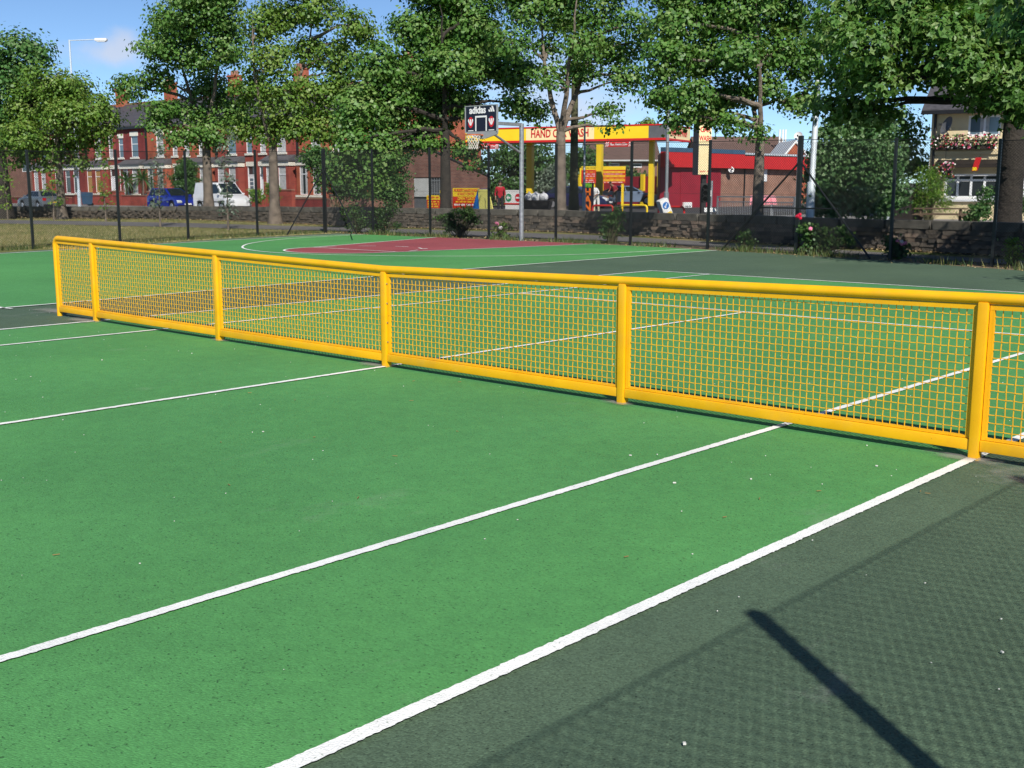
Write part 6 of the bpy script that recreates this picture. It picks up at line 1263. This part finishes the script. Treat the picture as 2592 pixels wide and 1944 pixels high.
# ------------------------------------------------------------------ people
def person(label, base, rz, h, joints, top, legs_m, hair='hair_dark', coat_to=None):
    """joints: dict of body landmarks (x right, y forward is -y, z up) in a 1.75 m frame; one continuous skinned body"""
    k = h / 1.75; o = thing('person', base, label, 'person', rz); J = joints
    names = ['pelvis', 'waist', 'chest', 'neck', 'head', 'crown', 'lsh', 'lel', 'lwr', 'rsh', 'rel', 'rwr', 'lhip', 'lkn', 'lan', 'lto', 'rhip', 'rkn', 'ran', 'rto']
    rad = dict(pelvis=(.155, .12), waist=(.145, .11), chest=(.175, .12), neck=(.058, .06), head=(.078, .095), crown=(.062, .075), lsh=(.075, .075), rsh=(.075, .075), lel=(.046, .046), rel=(.046, .046), lwr=(.033, .033), rwr=(.033, .033), lhip=(.098, .1), rhip=(.098, .1), lkn=(.062, .064), rkn=(.062, .064), lan=(.043, .045), ran=(.043, .045), lto=(.04, .03), rto=(.04, .03))
    ed = [('pelvis', 'waist'), ('waist', 'chest'), ('chest', 'neck'), ('neck', 'head'), ('head', 'crown'), ('chest', 'lsh'), ('lsh', 'lel'), ('lel', 'lwr'), ('chest', 'rsh'), ('rsh', 'rel'), ('rel', 'rwr'), ('pelvis', 'lhip'), ('lhip', 'lkn'), ('lkn', 'lan'), ('lan', 'lto'), ('pelvis', 'rhip'), ('rhip', 'rkn'), ('rkn', 'ran'), ('ran', 'rto')]
    ix = {n: i for i, n in enumerate(names)}; V = [tuple(c * k for c in J[n]) for n in names]; E_ = [(ix[a], ix[b_]) for a, b_ in ed]; Rr = [tuple(q * k for q in rad[n]) for n in names]
    for sd_ in ('l', 'r'):                                    # palm, four fingers and a thumb on each hand
        w = np.array(J[sd_ + 'wr']); e = np.array(J[sd_ + 'el']); d_ = (w - e) / np.linalg.norm(w - e); side = np.cross(d_, [1, 0, 0]); side = side / (np.linalg.norm(side) + 1e-6); nrm = np.cross(side, d_)
        pi = len(V); V.append(tuple((w + d_ * .085) * k)); Rr.append((.034 * k, .02 * k)); E_.append((ix[sd_ + 'wr'], pi))
        for f_ in range(4):
            a = w + d_ * .12 + side * (f_ - 1.5) * .02; t1 = a + d_ * .035 * (1 + .2 * (f_ in (1, 2))) + nrm * .012; t2 = t1 + d_ * .028 + nrm * .022; n0 = len(V); V += [tuple(a * k), tuple(t1 * k), tuple(t2 * k)]; Rr += [(.0095 * k,) * 2, (.0085 * k,) * 2, (.0075 * k,) * 2]; E_ += [(pi, n0), (n0, n0 + 1), (n0 + 1, n0 + 2)]
        a = w + d_ * .04 - side * .04; t1 = a + d_ * .035 - side * .015 + nrm * .015; n0 = len(V); V += [tuple(a * k), tuple(t1 * k)]; Rr += [(.011 * k,) * 2, (.009 * k,) * 2]; E_ += [(pi, n0), (n0, n0 + 1)]
    me = bpy.data.meshes.new('body'); me.from_pydata(V, E_, []); ob = bpy.data.objects.new('body_tmp', me); COL.objects.link(ob); md = ob.modifiers.new('s', 'SKIN'); md.use_smooth_shade = True; md.branch_smoothing = .3
    for i, s_ in enumerate(me.skin_vertices[0].data): s_.radius = Rr[i]; s_.use_root = (i == 0)
    ob.modifiers.new('d', 'SUBSURF').levels = 1; dg = bpy.context.evaluated_depsgraph_get(); dg.update(); m2 = bpy.data.meshes.new_from_object(ob.evaluated_get(dg)); bpy.data.objects.remove(ob)
    m2.materials.clear(); [m2.materials.append(MATS[q]) for q in ('skin', top, legs_m, 'black_trim')]; zp = J['pelvis'][2] * k; P_ = {n: np.array(J[n]) * k for n in names}
    for f in m2.polygons:
        c = np.array(f.center); near = min(names, key=lambda n: np.linalg.norm(P_[n] - c)); mi = 1
        if near in ('head', 'crown', 'neck'): mi = 0
        elif near in ('lwr', 'rwr'): mi = 0
        elif near in ('lkn', 'rkn', 'lan', 'ran', 'lhip', 'rhip'): mi = 2
        elif near in ('lto', 'rto'): mi = 3
        if near == 'pelvis' and c[2] < zp: mi = 2
        if coat_to and c[2] < zp and c[2] > coat_to * k and near in ('lhip', 'rhip', 'pelvis', 'lkn', 'rkn'): mi = 1
        f.material_index = mi
    bd_ = link('body', m2, o); hd = P_['head'] * .5 + P_['crown'] * .5
    hb = MB(); hb.ball((hd[0], hd[1] + .025 * k, hd[2] + .035 * k), (.088 * k, .10 * k, .10 * k), 12, 8); hb.build('hair', hair, o, True)
    fc = P_['head']; fm = MB(); [fm.ball((fc[0] + s_ * .032 * k, fc[1] - .090 * k, fc[2] + .03 * k), .012 * k, 6, 4) for s_ in (-1, 1)]; fm.build('eyes', 'hair_dark', o); nm = MB(); nm.ball((fc[0], fc[1] - .102 * k, fc[2]), (.014 * k, .02 * k, .026 * k), 6, 5); [nm.ball((fc[0] + s_ * .083 * k, fc[1], fc[2] + .01 * k), (.012 * k, .02 * k, .03 * k), 6, 4) for s_ in (-1, 1)]; nm.build('nose_and_ears', 'skin', o, True); MB().box((fc[0], fc[1] - .092 * k, fc[2] - .045 * k), (.045 * k, .012 * k, .012 * k)).build('mouth', 'petal_mixed', o)
    return o
stand = dict(pelvis=(0, 0, .95), waist=(0, .0, 1.12), chest=(0, .0, 1.32), neck=(0, -.01, 1.47), head=(0, -.03, 1.60), crown=(0, -.03, 1.68), lsh=(-.18, 0, 1.40), lel=(-.24, .04, 1.13), lwr=(-.23, -.06, .89), rsh=(.18, 0, 1.40), rel=(.25, .03, 1.13), rwr=(.22, -.10, .90), lhip=(-.09, 0, .90), lkn=(-.10, -.10, .50), lan=(-.09, -.02, .08), lto=(-.09, -.16, .03), rhip=(.09, 0, .90), rkn=(.11, .02, .48), ran=(.12, .16, .08), rto=(.12, .03, .03))
P = at(1266, 528, d=58); P[2] = .22
person('person in a red top and dark trousers walking behind the A-board', P, .9, 1.78, stand, 'cloth_red', 'cloth_dark')
lean_ = dict(stand); lean_.update(waist=(-.03, -.02, 1.12), chest=(-.12, -.10, 1.29), neck=(-.22, -.18, 1.40), head=(-.30, -.24, 1.50), crown=(-.34, -.26, 1.57), lsh=(-.28, -.06, 1.36), lel=(-.34, -.26, 1.15), lwr=(-.42, -.42, 1.02), rsh=(.04, -.10, 1.36), rel=(.16, -.16, 1.14), rwr=(.02, -.32, 1.05))
P = at(1509, 530, d=57.5); P[2] = .25
person('person in white bending over beside the black vertical sign', P, .55, 1.72, lean_, 'cloth_white', 'cloth_beige', coat_to=.55)
P = at(1556, 520, d=74.5); P[2] = .42
person('person in dark red working at the slate blue coupe', P, .7, 1.70, lean_, 'maroon_paint', 'cloth_dark')

# ------------------------------------------------------------------ the cream pub on the right
PR = .22; PO = at(2347, 500, d=52.5); PO[2] = .24; pub = thing('cream_pub', PO, 'cream rendered two-storey pub with flower boxes and slate roof', 'pub', PR); u = lambda px, py: onplane(px, py, PO, PR)
ez = u(2400, 283)[1]; xr = u(2760, 400)[0]
U1 = (*[u(2452, 300)[0], u(2535, 300)[0]], u(2480, 345)[1], u(2480, 292)[1]); G1 = (u(2392, 440)[0], u(2528, 440)[0], u(2450, 502)[1], u(2450, 440)[1]); G2 = (u(2560, 440)[0], u(2690, 440)[0], G1[2], G1[3]); U2 = (u(2600, 300)[0], u(2680, 300)[0], U1[2], U1[3])
w = holed_wall(0, xr, -.1, ez, [U1, G1, G2, U2], 0, .14); w.quad((0, 0, -.1), (0, 9, -.1), (0, 9, ez), (0, 0, ez)); w.quad((xr, 0, -.1), (xr, 9, -.1), (xr, 9, ez), (xr, 0, ez)); w.build('wall', 'render_cream', pub)
window(pub, *U1, glass='net_curtain', fw=.09, mull=1, curtain='window_glass_sky'); window(pub, *U2, glass='net_curtain', fw=.09, mull=1)
for G_w in (G1, G2):
    window(pub, *G_w, fw=.10, mull=3, trans=.74); MB().bx((G_w[0] - .15, -.14, G_w[2] - .14), (G_w[1] + .15, .05, G_w[2] - .002)).build('sill', 'white_upvc', pub)
    tz = u(2450, 407)[1]; cb_ = MB(); cb_.prism([(-.5, tz - .30), (-.002, tz - .22), (-.002, tz + .05), (-.5, tz - .14)], G_w[0] - .35, G_w[1] + .2, 'x'); cb_.build('bay_canopy', 'dark_timber', pub)
for px in (2427, 2484):                                      # two top lights standing open
    x, z = u(px, 443); q = MB(); q.box((x, -.16, z), (.62, .05, .07)); q.box((x - .28, -.06, z + .10), (.05, .24, .05)); q.build('open_toplight', 'white_upvc', pub)
MB().prism([(-.55, ez - .05), (4.5, ez + 3.2), (4.5, ez + 3.32), (-.55, ez + .10)], -.35, xr + .3, 'x').build('roof', 'slate', pub); MB().prism([(9.6, ez - .05), (4.5, ez + 3.2), (4.5, ez + 3.32), (9.6, ez + .10)], -.35, xr + .3, 'x').build('roof', 'slate', pub); MB().bx((-.35, -.66, ez - .12), (xr + .3, -.5, ez + .04)).build('gutter', 'gutter_black', pub)
b = MB(); b.add([(0.002, .1, ez), (0.002, 9, ez), (0.002, 4.5, ez + 3.2)], [(0, 1, 2)]); b.build('gable', 'render_cream', pub); x, _ = u(2363, 400); MB().tube([(x, -.08, 0), (x, -.08, ez - .1)], .06, 8).build('downpipe', 'gutter_black', pub, True)
xs0, zs0 = u(2366, 383); xs1, _ = u(2530, 383); MB().bx((xs0, -.10, zs0 - .16), (xs1, -.002, zs0)).build('string_course', 'render_cream', pub)
o = thing('pub_satellite_dish', PO, 'large satellite dish on the cream pub wall, its shade painted in as grey', 'satellite dish', PR, 'satellite dishes'); x, z = u(2408, 322); dish_mesh(o, (x, -.55, z), .42, .35, -.9, 'fascia_grey')  # dark grey colour stands in for the shade on a dish turned off-sun
def flower_mass(o, boxes, n, seed):
    r_ = np.random.default_rng(seed); C = np.concatenate([np.stack([r_.uniform(a[0], b_[0], n), r_.uniform(a[1], b_[1], n), r_.uniform(a[2], b_[2], n) + 0 * r_.random(n)], 1) for a, b_ in boxes]); link('foliage', quads_mesh('foliage', leaf_quads(C, .13, .4, .3, .4, r_), 'leaf_rose'), o)
    for m_, f_ in (('petal_pink', .28), ('petal_red', .16), ('petal_white', .16)):
        c = C[r_.random(len(C)) < f_]; c = c + r_.normal(0, .03, c.shape) - [0, .06, 0]; tag(link('blooms', quads_mesh('blooms', leaf_quads(c, .10, .2, 0, .5, r_), m_), o), kind='stuff')
o = thing('window_box', PO, 'long window box of pink and white flowers under the upper window', 'flower box', PR); xa, za = u(2366, 360); xb, zb = u(2520, 376); MB().bx((xa, -.36, zb - .02), (xb, -.12, zb + .16)).build('trough', 'dark_timber', o); flower_mass(o, [((xa - .1, -.5, zb + .02), (xb + .1, -.1, za + .30))], 420, 5)
for k, (px, py, lab) in enumerate(((2398, 428, 'hanging basket of mixed flowers left of the pub window'), (2588, 430, 'hanging basket of flowers right of the thick dark trunk'))):
    x, z = u(px, py); o = thing('hanging_basket', PO, lab, 'hanging basket', PR, 'hanging baskets'); b = MB(); b.ball((x, -.6, z - .15), (.3, .3, .25), 10, 6); b.build('basket', 'dark_timber', o, True); MB().tube([(x, -.6, z), (x, -.6, z + .8)], .012, 4).build('chain', 'black_trim', o); MB().tube([(x, -.6, z + .8), (x, 0, z + .85)], .02, 4).build('bracket', 'black_trim', o); flower_mass(o, [((x - .42, -.95, z - .3), (x + .42, -.35, z + .3))], 190, 6 + k)
x, z = u(2470, 416); o = thing('pub_banner', PO, 'small red and yellow banner hanging over the pub window', 'banner', PR); b = MB(); b.add([(x - .02, -.98, z - .30), (x + .22, -.98, z - .30), (x + .36, -.98, z + .28), (x + .12, -.98, z + .28)], [(0, 1, 2, 3)]); b.add([(x - .02, -.96, z - .30), (x + .22, -.96, z - .30), (x + .36, -.96, z + .28), (x + .12, -.96, z + .28)], [(3, 2, 1, 0)]); b.build('cloth', 'red_paint', o, fix=False); MB().bx((x + .02, -.990, z - .28), (x + .19, -.984, z - .14)).build('yellow_print', 'canopy_yellow', o); MB().tube([(x + .25, -.97, z + .28), (x + .25, -.4, z + .45)], .015, 5).build('pole', 'black_trim', o)
# picnic table
P = at(2380, 545, d=43.5); P[2] = .24; o = thing('picnic_table', P, 'wooden picnic table in front of the pub', 'picnic table', .35); zt = at(2380, 528, d=43.5)[2] - .24 + .02
for i in range(5): MB().bx((-.95, -.36 + i * .15, zt - .04), (.95, -.36 + i * .15 + .135, zt)).build('plank', 'weathered_timber', o)
for y in (-.78, .62):
    for j in range(2): MB().bx((-.95, y + j * .13, .40), (.95, y + j * .13 + .12, .44)).build('seat_plank', 'weathered_timber', o)
for x in (-.7, .7):
    for s_ in (-1, 1): MB().tube([(x, s_ * .72, 0), (x, s_ * .2, zt - .04)], .045, 4).build('leg', 'weathered_timber', o)
    MB().bx((x + .05, -.78, .34), (x + .12, .78, .40)).build('crossbar', 'weathered_timber', o)
# dark timber fence between the ivy and the pub
A = at(2246, 545, d=41); B = at(2330, 545, d=48); A[2] = B[2] = .2; rz = math.atan2(B[1] - A[1], B[0] - A[0]); L = float(np.linalg.norm(B - A)); zt = at(2270, 463, d=42)[2] - .2; o = thing('timber_fence', A, 'tall dark board fence beside the ivy bank', 'fence', rz); n = int(L / .16)
for i in range(n): MB().bx((i * L / n, (i % 2) * .02, 0), ((i + 1) * L / n - .012, (i % 2) * .02 + .02, zt - .03 * (i % 3 == 1))).build('board', 'dark_timber', o)
MB().bx((-.14, -.08, -.1), (-.005, .06, zt + .1)).build('post', 'pole_white', o); MB().bx((0, .045, .5), (L, .1, .6)).build('rail', 'dark_timber', o)
# pale kerb of the pub garden
A = at(2297, 562, d=36); B = at(2592, 569, d=33.5); kz = A[2]; o = thing('garden_kerb', (A + B) / 2 * [1, 1, 0], 'pale stone kerb edging the pub garden', 'kerb', math.atan2(B[1] - A[1], B[0] - A[0])); L = float(np.linalg.norm((B - A)[:2])); [MB().bx((-L / 2 + i * L / 6 + .01, -.1, 0), (-L / 2 + (i + 1) * L / 6 - .01, .1, kz - .02 + .01 * (i % 2))).build('kerb_stone', 'cream_stone', o) for i in range(6)]
